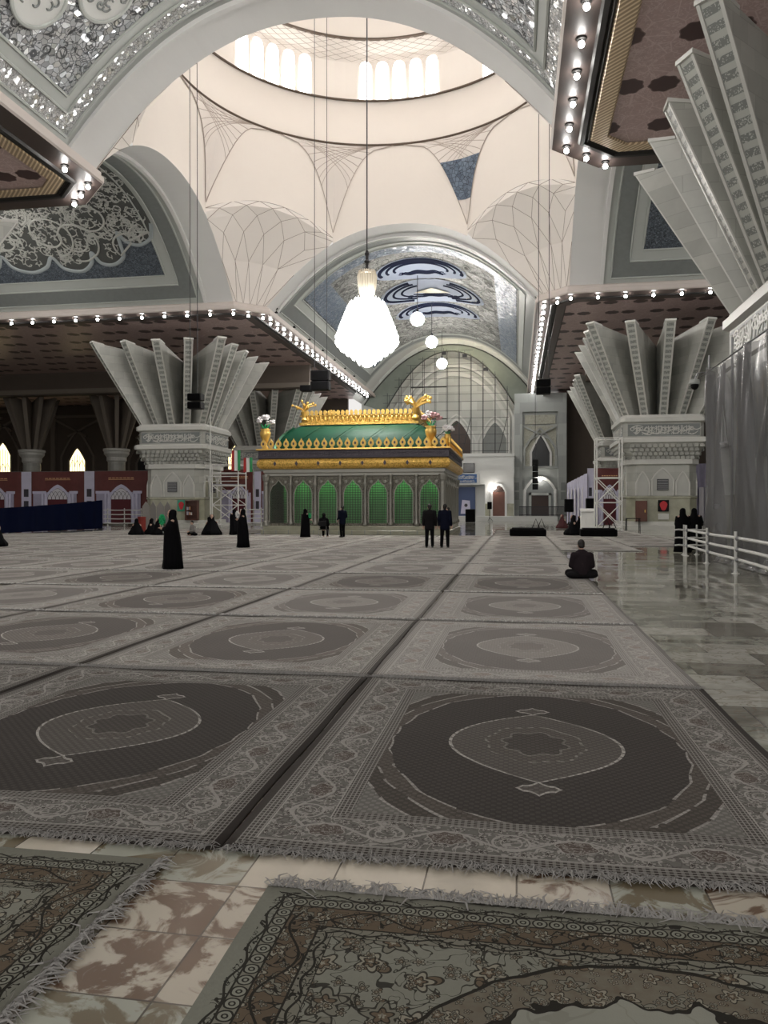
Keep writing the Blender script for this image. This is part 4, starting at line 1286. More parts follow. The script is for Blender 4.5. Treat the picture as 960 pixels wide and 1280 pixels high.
globe(-38, 46, 18.6, 'globe lamp deep inside the left vault, hidden behind the ceiling corner', 'globe lamps in the side arms')
globe(20, 46, 18.6, 'globe lamp deep inside the right vault, hidden behind the fins', 'globe lamps in the side arms')

# hanging loudspeakers on cables
def speaker(px, py, Y, label, boxes, top=27.5, cab=(-.3,.3)):
    x, z = PY(px, py, Y)
    t = thing('loudspeaker', label, 'loudspeaker', (x,Y,z), 'hanging loudspeakers')
    for (dx,dz,w,h,rx) in boxes:
        b = MB(); b.cham(dx-w/2,dx+w/2,-.3,.3,dz-h/2,dz+h/2,.04); o = b.build('cabinet', BLACK, t, world=False)
        g = MB(); g.box(dx-w*.44,dx+w*.44,-.33,-.3,dz-h*.4,dz+h*.4)
        g.build('grille', SOFTBLACK, o, world=False)
    for c in cab:
        b = MB(); b.tube([(c,0,.3),(c,0,top-z)], .022, 5); b.build('cable', DARKSTEEL, t, world=False)
    return t
speaker(401, 476, 50, 'cluster of three black loudspeakers hanging left of the chandelier', [(0,.32,1.25,.68,0),(0,-.36,1.25,.6,0),(-1.0,-.5,.7,.4,0)], 40, (-.42,.42))
speaker(245, 502, 44, 'pair of black loudspeakers hanging in front of the left fin column', [(0,.25,.85,.42,0),(0,-.25,.85,.42,0)], 36, (-.36,.1))
speaker(679, 484, 50, 'pair of black loudspeakers hanging under the right lamp row', [(0,.25,.9,.42,0),(0,-.25,.9,.42,0)], 36, (-.3,.35))

# ---------------------------------------------------------------- the gilded shrine
zx0, zx1, zy0, zy1 = -15.35, -4.35, 46.4, 57.0
zc = ((zx0+zx1)/2, (zy0+zy1)/2, 0)
S = thing('shrine', 'gilded silver latticed tomb shrine with green panels and green cloth roof', 'shrine', zc)
b = MB(); b.cham(zx0-.3,zx1+.3,zy0-.3,zy1+.3,0,.30,.04).cham(zx0-.18,zx1+.18,zy0-.18,zy1+.18,.28,.55,.04)
pl = b.build('plinth', MARBLE_GR, S)
b = MB()
for i in range(15):
    x = zx0-.1+i*(zx1-zx0+.2)/14
    b.box(x-.02,x+.02,zy0-.315,zy0-.29,.03,.28)
b.build('plinth_joints', FRAME_DARK, pl)
# green draped core, with lamps inside
b = MB(); b.grid(lambda u,v: V3((u, zy0+.9+.06*sin(u*9), v)), lin(zx0+.9,zx1-.9,90), [.55,3.7])
b.grid(lambda u,v: V3((zx1-.9+.06*sin(u*9), u, v)), lin(zy0+.9,zy1-.9,90), [.55,3.7])
b.grid(lambda u,v: V3((zx0+.9+.06*sin(u*9), u, v)), lin(zy0+.9,zy1-.9,60), [.55,3.7])
b.build('green_curtain', GREENIN, S, smooth=True)
NF, NSD = 7, 7
GRILLE = flat('grille_steel', (.10,.105,.09), .5, .3)
def zface(P, n, L):                                   # P(u, v, w): along, up, outwards
    W = L/n
    for i in range(n):
        u0 = i*W; uc = u0+W/2; hw = W*.365
        f = MB()
        def lobed(x):                                 # pointed lobed arch
            q = abs(x)/hw
            return 3.38 - .62*q**1.4 - .10*abs(sin(q*pi*1.5)) if q < .999 else 2.55
        xs = lin(-hw, hw, 22)
        top = [(uc+x, lobed(x)) for x in xs]
        # plate above the arch
        for k in range(22):
            a,c_ = top[k],top[k+1]
            f.add([P(a[0],a[1],.0),P(c_[0],c_[1],.0),P(c_[0],3.62,.0),P(a[0],3.62,.0),P(a[0],a[1],-.1),P(c_[0],c_[1],-.1)], [(0,1,2,3),(0,4,5,1)])
        for sg in (-1,1):
            f.add([P(uc+sg*hw,.62,0),P(uc+sg*W/2,.62,0),P(uc+sg*W/2,3.62,0),P(uc+sg*hw,3.62,0),P(uc+sg*hw,.62,-.1),P(uc+sg*hw,2.7,-.1),P(uc+sg*hw,2.7,0)], [(0,1,2,3),(0,4,5,6)])
        f.add([P(u0,.55,0),P(u0+W,.55,0),P(u0+W,.72,0),P(u0,.72,0),P(u0,.72,-.1),P(u0+W,.72,-.1)],[(0,1,2,3),(3,2,5,4)])
        fo = f.build('arched_panel', SILVERREL, S)
        r = MB()
        r.tube([P(uc-hw,.75,.03)]+[P(a,bb,.03) for a,bb in top]+[P(uc+hw,.75,.03)], .035, 5)
        for sg in (-1,1): r.ell(P(uc+sg*hw*.75,3.25,.02), .12,.06,.12, 8, 5)
        r.build('arch_rim', SILVER, fo)
        g = MB()
        nv = 11
        for k in range(1,nv):
            x = -hw+2*hw*k/nv; zt = lobed(x)
            g.bar(P(uc+x,.7,-.07), P(uc+x,zt,-.07), .034)
        z = .8
        while z < 3.3:
            ww = hw
            if z > 2.5:
                ww = max([abs(x) for x in xs if lobed(x) >= z] or [0])
            if ww > .05: g.bar(P(uc-ww,z,-.07), P(uc+ww,z,-.07), .034)
            z += .15
        g.build('grille', GRILLE, fo)
    for i in range(n+1):
        b = MB(); u = i*W
        p0 = P(u,.58,.06)
        b.lathe([(.15,0),(.15,.16),(.10,.2),(.085,.5),(.10,1.3),(.085,2.3),(.12,2.42),(.15,2.5),(.15,2.62),(.10,2.66),(.10,2.95),(.15,3.02),(.15,3.1)], p0, 10)
        b.build('colonnette', SILVER, S, smooth=True)
zface(lambda u,v,w: V3((zx0+u, zy0-w, v)), NF, zx1-zx0)
zface(lambda u,v,w: V3((zx1+w, zy0+u, v)), NSD, zy1-zy0)
b = MB(); b.box(zx0, zx0+.1, zy0, zy1, .55, 3.7).box(zx0, zx1, zy1-.1, zy1, .55, 3.7); b.build('rear_panel', SILVERREL, S)
for x,y in ((zx0-.02,zy0-.02),(zx1+.02,zy0-.02),(zx1+.02,zy1)):
    b = MB(); b.lathe([(.24,.55),(.24,.8),(.17,.86),(.17,3.3),(.22,3.36),(.26,3.6),(.26,3.72)], (x,y,0), 12); b.build('corner_column', SILVER, S, smooth=False)
def zring(mb, prof, m=0):                              # prof: (outset, z)
    rr = [[(zx0-o,zy0-o,z),(zx1+o,zy0-o,z),(zx1+o,zy1+o,z),(zx0-o,zy1+o,z)] for o,z in prof]
    mb.loft(rr, m=m)
b = MB(); zring(b, [(.0,3.58),(.10,3.64),(.10,3.78),(.16,3.84),(.16,4.02),(.2,4.06)]); b.build('architrave', SILVER, S)
b = MB(); zring(b, [(.2,4.05),(.36,4.10),(.46,4.22),(.50,4.38),(.46,4.54),(.36,4.66),(.3,4.70)]); gb = b.build('gold_frieze', GOLDREL, S)
b = MB()
for i in range(8):
    x = zx0+(i+.5)*(zx1-zx0)/8
    b.add([(x-.10,zy0-.52,4.38),(x,zy0-.52,4.22),(x+.10,zy0-.52,4.38),(x,zy0-.52,4.54)],[(0,1,2,3)])
b.build('frieze_bosses', ENAMEL, gb)
b = MB(); zring(b, [(.36,4.68),(.42,4.72),(.42,4.82),(.40,5.14),(.5,5.18),(.5,5.26),(.3,5.28)]); vb = b.build('violet_frieze', ENAMEL, S)
b = MB(); scrawl(b, lambda u,v,w: V3((zx0-.3+u, zy0-.42-w, 4.84+v)), zx1-zx0+.5, .26, 77, .012, 1.6)
scrawl(b, lambda u,v,w: V3((zx1+.42+w, zy0-.3+u, 4.84+v)), zy1-zy0+.5, .26, 78, .012, 1.6)
b.build('inscription', flat('violet_letter', (.14,.12,.15), .4), vb)
b = MB(); zring(b, [(.5,5.20),(.54,5.23),(.5,5.30)]); b.build('gilded_edge', GOLD, S)
def crest(x, y, ang, big=1.0, z0=5.28):
    b = MB(); ca, sa = cos(ang), sin(ang)
    out = [(-.09,0),(-.10,.06),(-.05,.10),(-.16,.20),(-.185,.32),(-.13,.46),(-.05,.55),(0,.66),(.05,.55),(.13,.46),(.185,.32),(.16,.20),(.05,.10),(.10,.06),(.09,0)]
    P = lambda u,v,w: V3((x+(u*ca-w*sa)*big, y+(u*sa+w*ca)*big, z0+v*big))
    b.prism([P(u,v,-.03) for u,v in out], P(0,0,.03)-P(0,0,-.03))
    b.prism([P(.11*cos(t), .32+.15*sin(t), -.06) for t in lin(0,2*pi,12)[:-1]], P(0,0,.0)-P(0,0,-.06))
    c = b.build('crest', GOLD, S)
    q = MB(); q.prism([P(.06*cos(t), .32+.09*sin(t), -.075) for t in lin(0,2*pi,10)[:-1]], P(0,0,.0)-P(0,0,-.03)); q.build('crest_eye', ENAMEL, c)
for i in range(24): crest(zx0-.3+(i+.5)*(zx1-zx0+.6)/24, zy0-.42, 0)
for i in range(20): crest(zx1+.42, zy0-.3+(i+.5)*(zy1-zy0+.6)/20, pi/2)
# green cloth roof
cx, cy = zc[0], zc[1]
def roofring(t):
    k = t
    w = (zx1-zx0)/2 - .35 - 1.55*(1-math.sqrt(max(0,1-k*k)))*1.0 - .25*k
    l = (zy1-zy0)/2 - .35 - 1.55*(1-math.sqrt(max(0,1-k*k)))*1.0 - .25*k
    z = 5.25+1.75*k
    out=[]
    for (sx,sy,a0) in ((1,1,0),(-1,1,pi/2),(-1,-1,pi),(1,-1,1.5*pi)):
        for i in range(7):
            a = a0+i*pi/12; r=.5
            out.append((cx+sx*(w-r)+r*cos(a), cy+sy*(l-r)+r*sin(a), z+.015*sin(i*3+sx)))
    return out
b = MB(); b.loft([roofring(t) for t in lin(0,.985,9)]); rf = b.build('cloth_roof', GREENCL, S, smooth=True)
b = MB()
for i in range(5):
    x = zx0+1.6+i*2.1
    b.tube([(x+.9*t*2, zy0+.28+2.0*(1-math.sqrt(max(0,1-(.1+.85*t)**2)))*.9, 5.27+1.75*(.1+.85*t)) for t in lin(0,1,8)], .02, 4)
b.build('cloth_folds', GREENCL, rf)
for sx, nm in ((-1,'l'),(1,'r')):  # pale sheets at both roof ends: a highlight painted as lighter green
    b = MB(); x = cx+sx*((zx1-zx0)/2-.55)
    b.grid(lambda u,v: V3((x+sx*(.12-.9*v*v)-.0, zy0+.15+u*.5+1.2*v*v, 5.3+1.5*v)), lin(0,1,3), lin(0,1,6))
    b.build('cloth_highlight', flat('painted_highlight_'+nm, (.25,.62,.42), .7), S)
# balustrade on the roof, its corner sprays
bw, bl = 3.75, 3.6
yb = cy-bl
b = MB()
for o, z0, z1 in ((.10,6.95,7.10),(.0,7.10,7.16),(.06,7.5,7.58)):
    for (x0,x1,y0,y1) in ((cx-bw-o,cx+bw+o,cy-bl-o,cy-bl+.1),(cx-bw-o,cx+bw+o,cy+bl-.1,cy+bl+o),(cx-bw-o,cx-bw+.1,cy-bl,cy+bl),(cx+bw-.1,cx+bw+o,cy-bl,cy+bl)): b.box(x0,x1,y0,y1,z0,z1)
b.box(cx-bw+.05,cx+bw-.05,cy-bl+.02,cy-bl+.08,7.1,7.5).box(cx+bw-.08,cx+bw-.02,cy-bl,cy+bl,7.1,7.5)
bal = b.build('balustrade', GOLDREL, S)
b = MB()
for i in range(26):
    x = cx-bw+.15+i*(2*bw-.3)/25
    b.prism([(x+.12*cos(t), yb-.10, 7.72+.17*sin(t)) for t in lin(0,2*pi,8)[:-1]], (0,.08,0)); b.ell((x, yb-.1, 7.32), .07,.05,.16, 6, 4)
for i in range(24):
    y = yb+.15+i*(2*bl-.3)/23
    b.prism([(cx+bw+.02, y+.12*cos(t), 7.72+.17*sin(t)) for t in lin(0,2*pi,8)[:-1]], (.08,0,0))
b.build('balustrade_crests', GOLD, bal)
def spray(x, y, z, s, seed, mat=GOLD, name='corner_spray', par=None):
    r = random.Random(seed); b = MB()
    b.lathe([(.16*s,0),(.22*s,.1*s),(.12*s,.25*s),(.2*s,.5*s),(.24*s,.62*s)], (x,y,z), 10)
    for k in range(13):
        a = r.uniform(0,2*pi); l = r.uniform(.35,.85)*s; h = r.uniform(.5,1.1)*s
        pts = [(x+l*t*t*cos(a), y+l*t*t*sin(a)*.6, z+.5*s+h*(t-.35*t*t)*1.2) for t in lin(0,1,5)]
        b.tube(pts, [.04*s,.06*s,.07*s,.06*s,.045*s,.02*s], 5)
        b.ell(pts[-1], .09*s,.07*s,.10*s, 7, 5)
    return b.build(name, mat, par or S)
spray(cx-bw+.2, yb, 7.2, .95, 1); spray(cx+bw-.1, yb, 7.2, 1.15, 2); spray(cx-bw+1.9, yb+.1, 7.2, .5, 3); spray(cx+bw-.1, cy+bl, 7.2, .9, 4)
def vase(x, y, z, label, s, seed, petals):
    t = thing('flower_vase', label, 'vase', (x,y,z), 'flower vases on the shrine')
    b = MB(); b.lathe([(.16*s,0),(.2*s,.05*s),(.10*s,.2*s),(.13*s,.35*s),(.28*s,.7*s),(.30*s,.9*s),(.22*s,1.02*s),(.30*s,1.1*s)], seg=14); b.build('vase_body', GOLD, t, world=False, smooth=True)
    r = random.Random(seed)
    for k in range(9):
        a = r.uniform(0,2*pi); e = r.uniform(.1,1.2); rr = .42*s
        c = (rr*cos(a)*sin(e)*1.2, rr*sin(a)*sin(e), 1.25*s+rr*cos(e)*1.2)
        b = MB()
        for p in range(5):
            q = 2*pi*p/5+a; b.ell((c[0]+.09*s*cos(q), c[1]+.05*s*sin(q), c[2]+.07*s*sin(q*2)), .10*s,.08*s,.07*s, 6, 4)
        o = b.build('blossom', petals[k % len(petals)], t, world=False)
    b = MB()
    for k in range(6): b.tube([(0,0,1.0*s),(.25*s*cos(k),.2*s*sin(k),1.35*s)], .02*s, 4)
    b.build('stems', GREENFL, t, world=False)
vase(zx0-.05, zy0-.1, 5.3, 'gold vase of white flowers on the left front corner of the shrine', 1.15, 1, [FLOWER])
vase(zx1+.25, zy0+.5, 5.3, 'low gold vase of white flowers on the right front corner of the shrine', .75, 2, [FLOWER])
vase(zx1-.75, zy0+.4, 5.3, 'tall gold vase of pink flowers beside the right end of the green roof', 1.2, 3, [PINKFL, FLOWER, PINKFL])
# ---------------------------------------------------------------- carpets
def fringe_mesh(name, L, n, seed, lmin=.05, lmax=.13, wide=.010, thick=False):
    r = random.Random(seed); b = MB()
    for i in range(n):
        x = -L/2 + L*(i+r.random())/n
        l = r.uniform(lmin, lmax); a = r.gauss(0, .75); a2 = a + r.gauss(0, 1.1)
        z = r.uniform(.004, .022); w = wide*r.uniform(.6,1.3)
        p0 = V3((x,.02,.016)); p1 = p0+V3((sin(a)*l*.5,-cos(a)*l*.5,z)); p2 = p1+V3((sin(a2)*l*.5,-cos(a2)*l*.5,-z*.7))
        vs=[]
        for p, ww in ((p0,w),(p1,w),(p2,w*.5)):
            vs += [p+V3((ww/2,0,0)), p+V3((0,0,ww*.45)), p-V3((ww/2,0,0))]
        b.add(vs, [(0,1,4,3),(1,2,5,4),(3,4,7,6),(4,5,8,7)])
    me = bpy.data.meshes.new(name); me.from_pydata([tuple(v) for v in b.v], [], b.f); me.materials.append(FRINGE if n > 400 else FRINGE_W); me.update()
    return me
FR_NEAR = [fringe_mesh('fringe', 3.0, 1300, 1, .04, .11, .006), fringe_mesh('fringe', 3.0, 1200, 2, .03, .10, .006)]
FR_FAR = fringe_mesh('fringe', 3.0, 220, 3, .05, .10, .026)
FR_WOOL = fringe_mesh('fringe', 3.0, 620, 4, .05, .13, .009)
def rug_mesh(hx, hy, mat, seed, th=.016):
    r = random.Random(seed); b = MB()
    ph = [r.uniform(0,6) for _ in range(4)]
    nx, ny = 18, 22
    def h(x, y): return th + .0035*sin(x*2.1+ph[0])*sin(y*1.7+ph[1]) + .0025*sin(x*5+y*3+ph[2])
    us = lin(-hx, hx, nx); vs_ = lin(-hy, hy, ny)
    b.grid(lambda x, y: (x+.006*sin(y*3+ph[3]), y+.006*sin(x*2.3+ph[2]), h(x,y)), us, vs_)
    edge = [(i,0) for i in range(nx+1)]+[(nx,j) for j in range(1,ny+1)]+[(i,ny) for i in range(nx-1,-1,-1)]+[(0,j) for j in range(ny-1,0,-1)]
    loop = [i*(ny+1)+j for i,j in edge]; n = len(b.v); k = len(loop)
    b.v += [(b.v[i][0], b.v[i][1], .001) for i in loop]
    for i in range(k): b.f.append([n+i, n+(i+1)%k, loop[(i+1)%k], loop[i]]); b.m.append(0)
    me = bpy.data.meshes.new('carpet'); me.from_pydata(b.v, [], b.f); me.materials.append(mat)
    me.polygons.foreach_set('use_smooth', [True]*len(me.polygons)); me.update()
    return me
RUGS = {k: rug_mesh(1.53, 1.91, m, i) for i,(k,m) in enumerate((('dark',RUG_DARK),('mid',RUG_MID),('pale',RUG_PALE_SHEEN)))}
def put_rug(me, x, y, rz, label, group, fr=None, hy=1.91, ends=(1,1)):
    o = bpy.data.objects.new('carpet', me); COL.objects.link(o); o.location = (x,y,0); o.rotation_euler = (0,0,rz)
    tag(o, label, 'carpet', group)
    for e, fm in zip(ends, fr):
        if not e: continue
    for k, fm in enumerate(fr):
        if fm is None: continue
        c = bpy.data.objects.new('fringe', fm); COL.objects.link(c); c.parent = o
        c.location = (0, -hy if k == 0 else hy, 0); c.rotation_euler = (0,0,0 if k == 0 else pi)
    return o
rnd = random.Random(21)
Y_0, PITCH, XR, CP = 3.53, 3.86, 1.64, 3.085
count = 0
def visible(x, y):
    t = math.tan(math.atan(480/967)); xc = x*CY_+y*SY_; d = -x*SY_+y*CY_
    return d > 0 and abs(xc) < d*t + 2.2
for k in range(0, 15):
    yc = Y_0 + PITCH*k + 1.91
    for c in range(-5, 14):
        xc = XR - 1.5 - CP*c
        if c < 0 and k < 7: continue
        if k >= 8 and c <= -4: continue
        if xc < -33.2: continue
        if not visible(xc, yc): continue
        if k > 10 and not (-2.5 < xc < 7 or -28 < xc < -17.4): continue
        if c <= -2 and yc < 36: continue
        if yc > 58.5: continue
        kind = 'dark' if k == 0 else ('mid' if (c,k) in ((1,1),(2,2),(2,1),(0,3),(3,3),(1,3)) or (k <= 2 and (c*7+k*3)%4 == 0 and c != 0) else 'pale')
        if (c,k) == (0,1): kind = 'pale'
        dx, dy, rz = rnd.uniform(-.012,.012), rnd.uniform(-.015,.015), radians(rnd.uniform(-.22,.22))
        cols = {'dark':'dark grey','mid':'mid grey','pale':'pale grey'}[kind]
        if c >= 0: colw = 'rightmost column' if c == 0 else nth(c+1)+' column from the right'
        else: colw = nth(-c)+' column right of the marble edge'
        lb = '%s medallion carpet, %s row from the viewer, %s' % (cols, nth(k+1), colw)
        if k == 0 and c == 0: lb = 'dark grey medallion carpet lying foremost beside the right marble floor'
        if k == 0 and c == 1: lb = 'dark grey medallion carpet lying foremost left of the long seam'
        fr = (FR_NEAR[(c)%2], FR_NEAR[(c+1)%2]) if k < 2 else (FR_FAR, None)
        put_rug(RUGS[kind], xc+dx, yc+dy, rz, lb, 'medallion carpets in rows', fr)
        count += 1
# two floral carpets closest to the viewer
fl = rug_mesh(1.5, 2.0, RUG_FLORAL, 9)
put_rug(fl, -1.05+1.5, 3.225-2.0, 0, 'pale olive floral carpet at the very front, lying right of the bare onyx tiles', 'floral carpets at the front', (None, FR_WOOL), 2.0)
put_rug(fl, -1.62-2.0, 3.36-1.5, pi/2, 'pale olive floral carpet at the lower left, thick white fringe over onyx tiles', 'floral carpets at the front', (FR_WOOL, FR_WOOL), 2.0)

# ---------------------------------------------------------------- people
def bake(o, voxel, smooth=True):
    md = o.modifiers.new('r', 'REMESH'); md.mode='VOXEL'; md.voxel_size=voxel
    ms = o.modifiers.new('s', 'SMOOTH'); ms.factor=.5; ms.iterations=3
    dg = bpy.context.evaluated_depsgraph_get(); dg.update()
    ev = o.evaluated_get(dg)
    me = bpy.data.meshes.new_from_object(ev)
    o.modifiers.clear(); o.data = me
    me.polygons.foreach_set('use_smooth', [smooth]*len(me.polygons)); me.update()
    return o
def limb(b, pts, rs):
    for i in range(len(pts)-1):
        b.tube([pts[i], pts[i+1]], [rs[i], rs[i+1]], 12)
    for p, r in zip(pts, rs): b.ell(p, r, r, r, 12, 8)
def head_mesh(b, c, s, yaw=0, nod=0):
    R = Matrix.Translation(V3(c)) @ Matrix.Rotation(yaw, 4, 'Z') @ Matrix.Rotation(-nod, 4, 'X')
    h = MB()
    h.ell((0,0,.02*s), .076*s,.094*s,.112*s, 16, 12)       # skull
    h.ell((0,.03*s,-.055*s), .056*s,.064*s,.062*s, 12, 8)  # jaw
    h.ell((0,.098*s,-.02*s), .014*s,.022*s,.026*s, 8, 6)   # nose
    h.ell((0,.088*s,-.062*s), .026*s,.012*s,.010*s, 8, 6)  # mouth
    for sg in (-1,1): h.ell((sg*.078*s,-.005*s,-.01*s), .012*s,.022*s,.032*s, 8, 6)
    b.merge(h, R)
    return R
def hand(b, w, d, s, up=(0,0,1)):
    w, d = V3(w), V3(d).normalized(); a = d.cross(V3(up)); a = a.normalized() if a.length > .1 else V3((1,0,0))
    n = a.cross(d)
    limb(b, [w, w+d*.05*s, w+d*.085*s], [.026*s,.036*s,.034*s])
    for i,(o,l) in enumerate(((-.028,.062),(-.010,.074),(.010,.070),(.028,.055))):
        p = w+d*.09*s+a*o*s
        limb(b, [p, p+d*l*.5*s-n*.004*s, p+d*l*.85*s-n*.026*s], [.0105*s,.010*s,.009*s])
    p = w+d*.03*s+a*.034*s
    limb(b, [p, p+(d*.5+a*.8)*.032*s, p+(d+a*.5)*.05*s-n*.012*s], [.013*s,.012*s,.010*s])
def face_bits(root, R, s, hair=True):
    for sg in (-1,1):
        e = MB(); e.ell((sg*.032*s,.086*s,.012*s), .013*s,.008*s,.008*s, 8, 6)
        MB().merge(e, R).build('eye', HAIR, root, world=False)
    if hair:
        h = MB(); h.ell((0,-.016*s,.045*s), .084*s,.098*s,.102*s, 14, 10); h.ell((0,-.045*s,-.01*s), .074*s,.062*s,.07*s, 12, 8)
        MB().merge(h, R).build('hair', HAIR, root, world=False, smooth=True)
PEOPLE = []
def standing_man(label, x, y, rz, h=1.76, top=JACKET, legs=TROUSER, group=None, bent=0):
    s = h/1.76; root = thing('person', label, 'person', (0,0,0), group)
    sh = [V3((sg*.20*s,0,1.44*s)) for sg in (-1,1)]
    el = [V3((sg*.248*s,-.03*s,1.16*s)) for sg in (-1,1)]
    wr = [V3((sg*(.255-.05*bent)*s,(.07+.12*bent)*s,(.90+.12*bent)*s)) for sg in (-1,1)]
    hp = [V3((sg*.095*s,0,.92*s)) for sg in (-1,1)]
    kn = [V3((sg*.11*s,.02*s+.03*sg,.50*s)) for sg in (-1,1)]
    an = [V3((sg*.12*s,-.02*s+.06*sg*s,.085*s)) for sg in (-1,1)]
    b = MB(); R = head_mesh(b, (0,.02*s,1.635*s), s*1.02, .15)
    limb(b, [(0,0,1.40*s),(0,.01*s,1.54*s)], [.065*s,.056*s])
    limb(b, [(0,0,.95*s),(0,0,1.15*s),(0,0,1.36*s)], [.09*s,.085*s,.09*s])
    for i in (0,1):
        limb(b, [(0,0,1.38*s),sh[i]], [.08*s,.055*s]); limb(b, [sh[i],el[i],wr[i]], [.058*s,.044*s,.030*s])
        hand(b, wr[i], (0,.15,-1), s)
        limb(b, [(0,0,.94*s),hp[i]], [.09*s,.08*s]); limb(b, [hp[i],kn[i],an[i]], [.078*s,.052*s,.038*s])
        limb(b, [an[i], an[i]+V3((0,.13*s,-.045*s))], [.042*s,.036*s])
    bake(b.build('body', SKIN, root, world=False), .011)
    face_bits(root, R, s*1.02)
    j = MB()
    for z, rx, ry in ((.80,.205,.145),(.88,.205,.145),(.96,.20,.145),(1.04,.195,.14),(1.12,.195,.14),(1.20,.205,.145),(1.28,.215,.145),(1.36,.215,.14),(1.43,.165,.11)):
        j.ell((0,0,z*s), rx*s, ry*s, .12*s, 16, 10)
    for i in (0,1):
        limb(j, [(0,0,1.40*s),sh[i]], [.115*s,.082*s]); limb(j, [sh[i],el[i],wr[i]], [.078*s,.064*s,.046*s])
    limb(j, [(0,-.01*s,1.46*s),(0,0,1.515*s)], [.085*s,.066*s])
    bake(j.build('jacket', top, root, world=False), .016)
    l = MB()
    for i in (0,1):
        limb(l, [(0,0,.90*s),hp[i]], [.13*s,.105*s]); limb(l, [hp[i],kn[i],an[i]], [.105*s,.078*s,.066*s])
    bake(l.build('trousers', legs, root, world=False), .016)
    for i in (0,1):
        f = MB(); f.ell(an[i]+V3((0,.06*s,-.045*s)), .05*s,.145*s,.042*s, 12, 8); f.box(an[i].x-.045*s,an[i].x+.045*s,an[i].y-.08*s,an[i].y+.19*s,0,.022*s)
        f.build('shoe', SHOE, root, world=False, smooth=True)
    root.location = (x,y,.021); root.rotation_euler = (0,0,rz)
    return root
def cloak(b, prof, folds, seed, seg=72, lean=0):
    r = random.Random(seed); ph = [r.uniform(0,6.3) for _ in range(4)]
    rings = []
    for z, rx, ry, oy, amp in prof:
        ring = []
        for k in range(seg):
            t = 2*pi*k/seg
            w = 1 + amp*(sin(folds*t+ph[0]+z*1.2)*.6 + sin((folds*1.7//1)*t+ph[1])*.4)
            ring.append((rx*w*cos(t), oy+ry*w*sin(t), z))
        rings.append(ring)
    b.loft(rings)
def chador_woman(label, x, y, rz, h=1.58, seed=0, reach=None, group=None, bag=None):
    s = h/1.58; root = thing('person', label, 'person', (0,0,0), group)
    b = MB(); R = head_mesh(b, (0,.045*s,1.455*s), s*.98, .0, .1)
    limb(b, [(0,0,1.20*s),(0,.015*s,1.36*s)], [.07*s,.052*s])
    limb(b, [(0,0,.85*s),(0,0,1.02*s),(0,0,1.22*s)], [.13*s,.11*s,.12*s])
    w1 = V3((.06*s,.20*s,1.14*s)); e1 = V3((.24*s,.06*s,1.02*s)); s1 = V3((.16*s,0,1.27*s))
    limb(b, [(0,0,1.24*s),s1,e1,w1], [.09*s,.052*s,.04*s,.028*s]); hand(b, w1, (-.7,.25,.5), s)
    s2 = V3((-.16*s,0,1.27*s)); w2 = V3(reach)*s if reach else V3((-.05*s,.19*s,1.0*s)); e2 = (s2+w2)/2+V3((-.06*s,-.02*s,-.12*s))
    limb(b, [(0,0,1.24*s),s2,e2,w2], [.09*s,.052*s,.04*s,.028*s]); hand(b, w2, (w2-e2)+V3((0,0,.05)), s)
    for sg in (-1,1):
        limb(b, [(sg*.08*s,0,.85*s),(sg*.09*s,.01,.45*s),(sg*.09*s,0,.06*s)], [.09*s,.06*s,.042*s]); limb(b, [(sg*.09*s,0,.045*s),(sg*.10*s,.15*s,.035*s)], [.04*s,.03*s])
    bake(b.build('body', SKIN, root, world=False), .011)
    face_bits(root, R, s*.98, False)
    c = MB()
    cloak(c, [(.012*s,.31*s,.27*s,0,.10),(.25*s,.285*s,.245*s,0,.075),(.55*s,.27*s,.235*s,.01,.05),(.85*s,.265*s,.215*s,.02*s,.035),(1.05*s,.265*s,.19*s,.03*s,.02),(1.19*s,.25*s,.16*s,.015*s,.01),
              (1.27*s,.185*s,.13*s,0,.006),(1.33*s,.125*s,.11*s,0,0),(1.40*s,.104*s,.105*s,.012*s,0),(1.48*s,.103*s,.112*s,.012*s,0),(1.54*s,.088*s,.10*s,.005*s,0),(1.58*s,.05*s,.06*s,0,0),(1.592*s,.008,.008,0,0)], 9, seed)
    for (sa, ea, wa) in ((s1,e1,w1),(s2,e2,w2)):
        c.tube([sa, ea, wa-(wa-ea)*.15], [.11*s,.105*s,.062*s], 14); c.ell(ea, .105*s,.105*s,.12*s, 12, 8)
    c.build('chador', CHADOR, root, world=False, smooth=True)
    for sg in (-1,1):
        f = MB(); f.ell((sg*.10*s,.17*s,.035*s), .042*s,.11*s,.034*s, 10, 6); f.build('shoe', SHOE, root, world=False, smooth=True)
    root.location = (x,y,.021); root.rotation_euler = (0,0,rz)
    return root
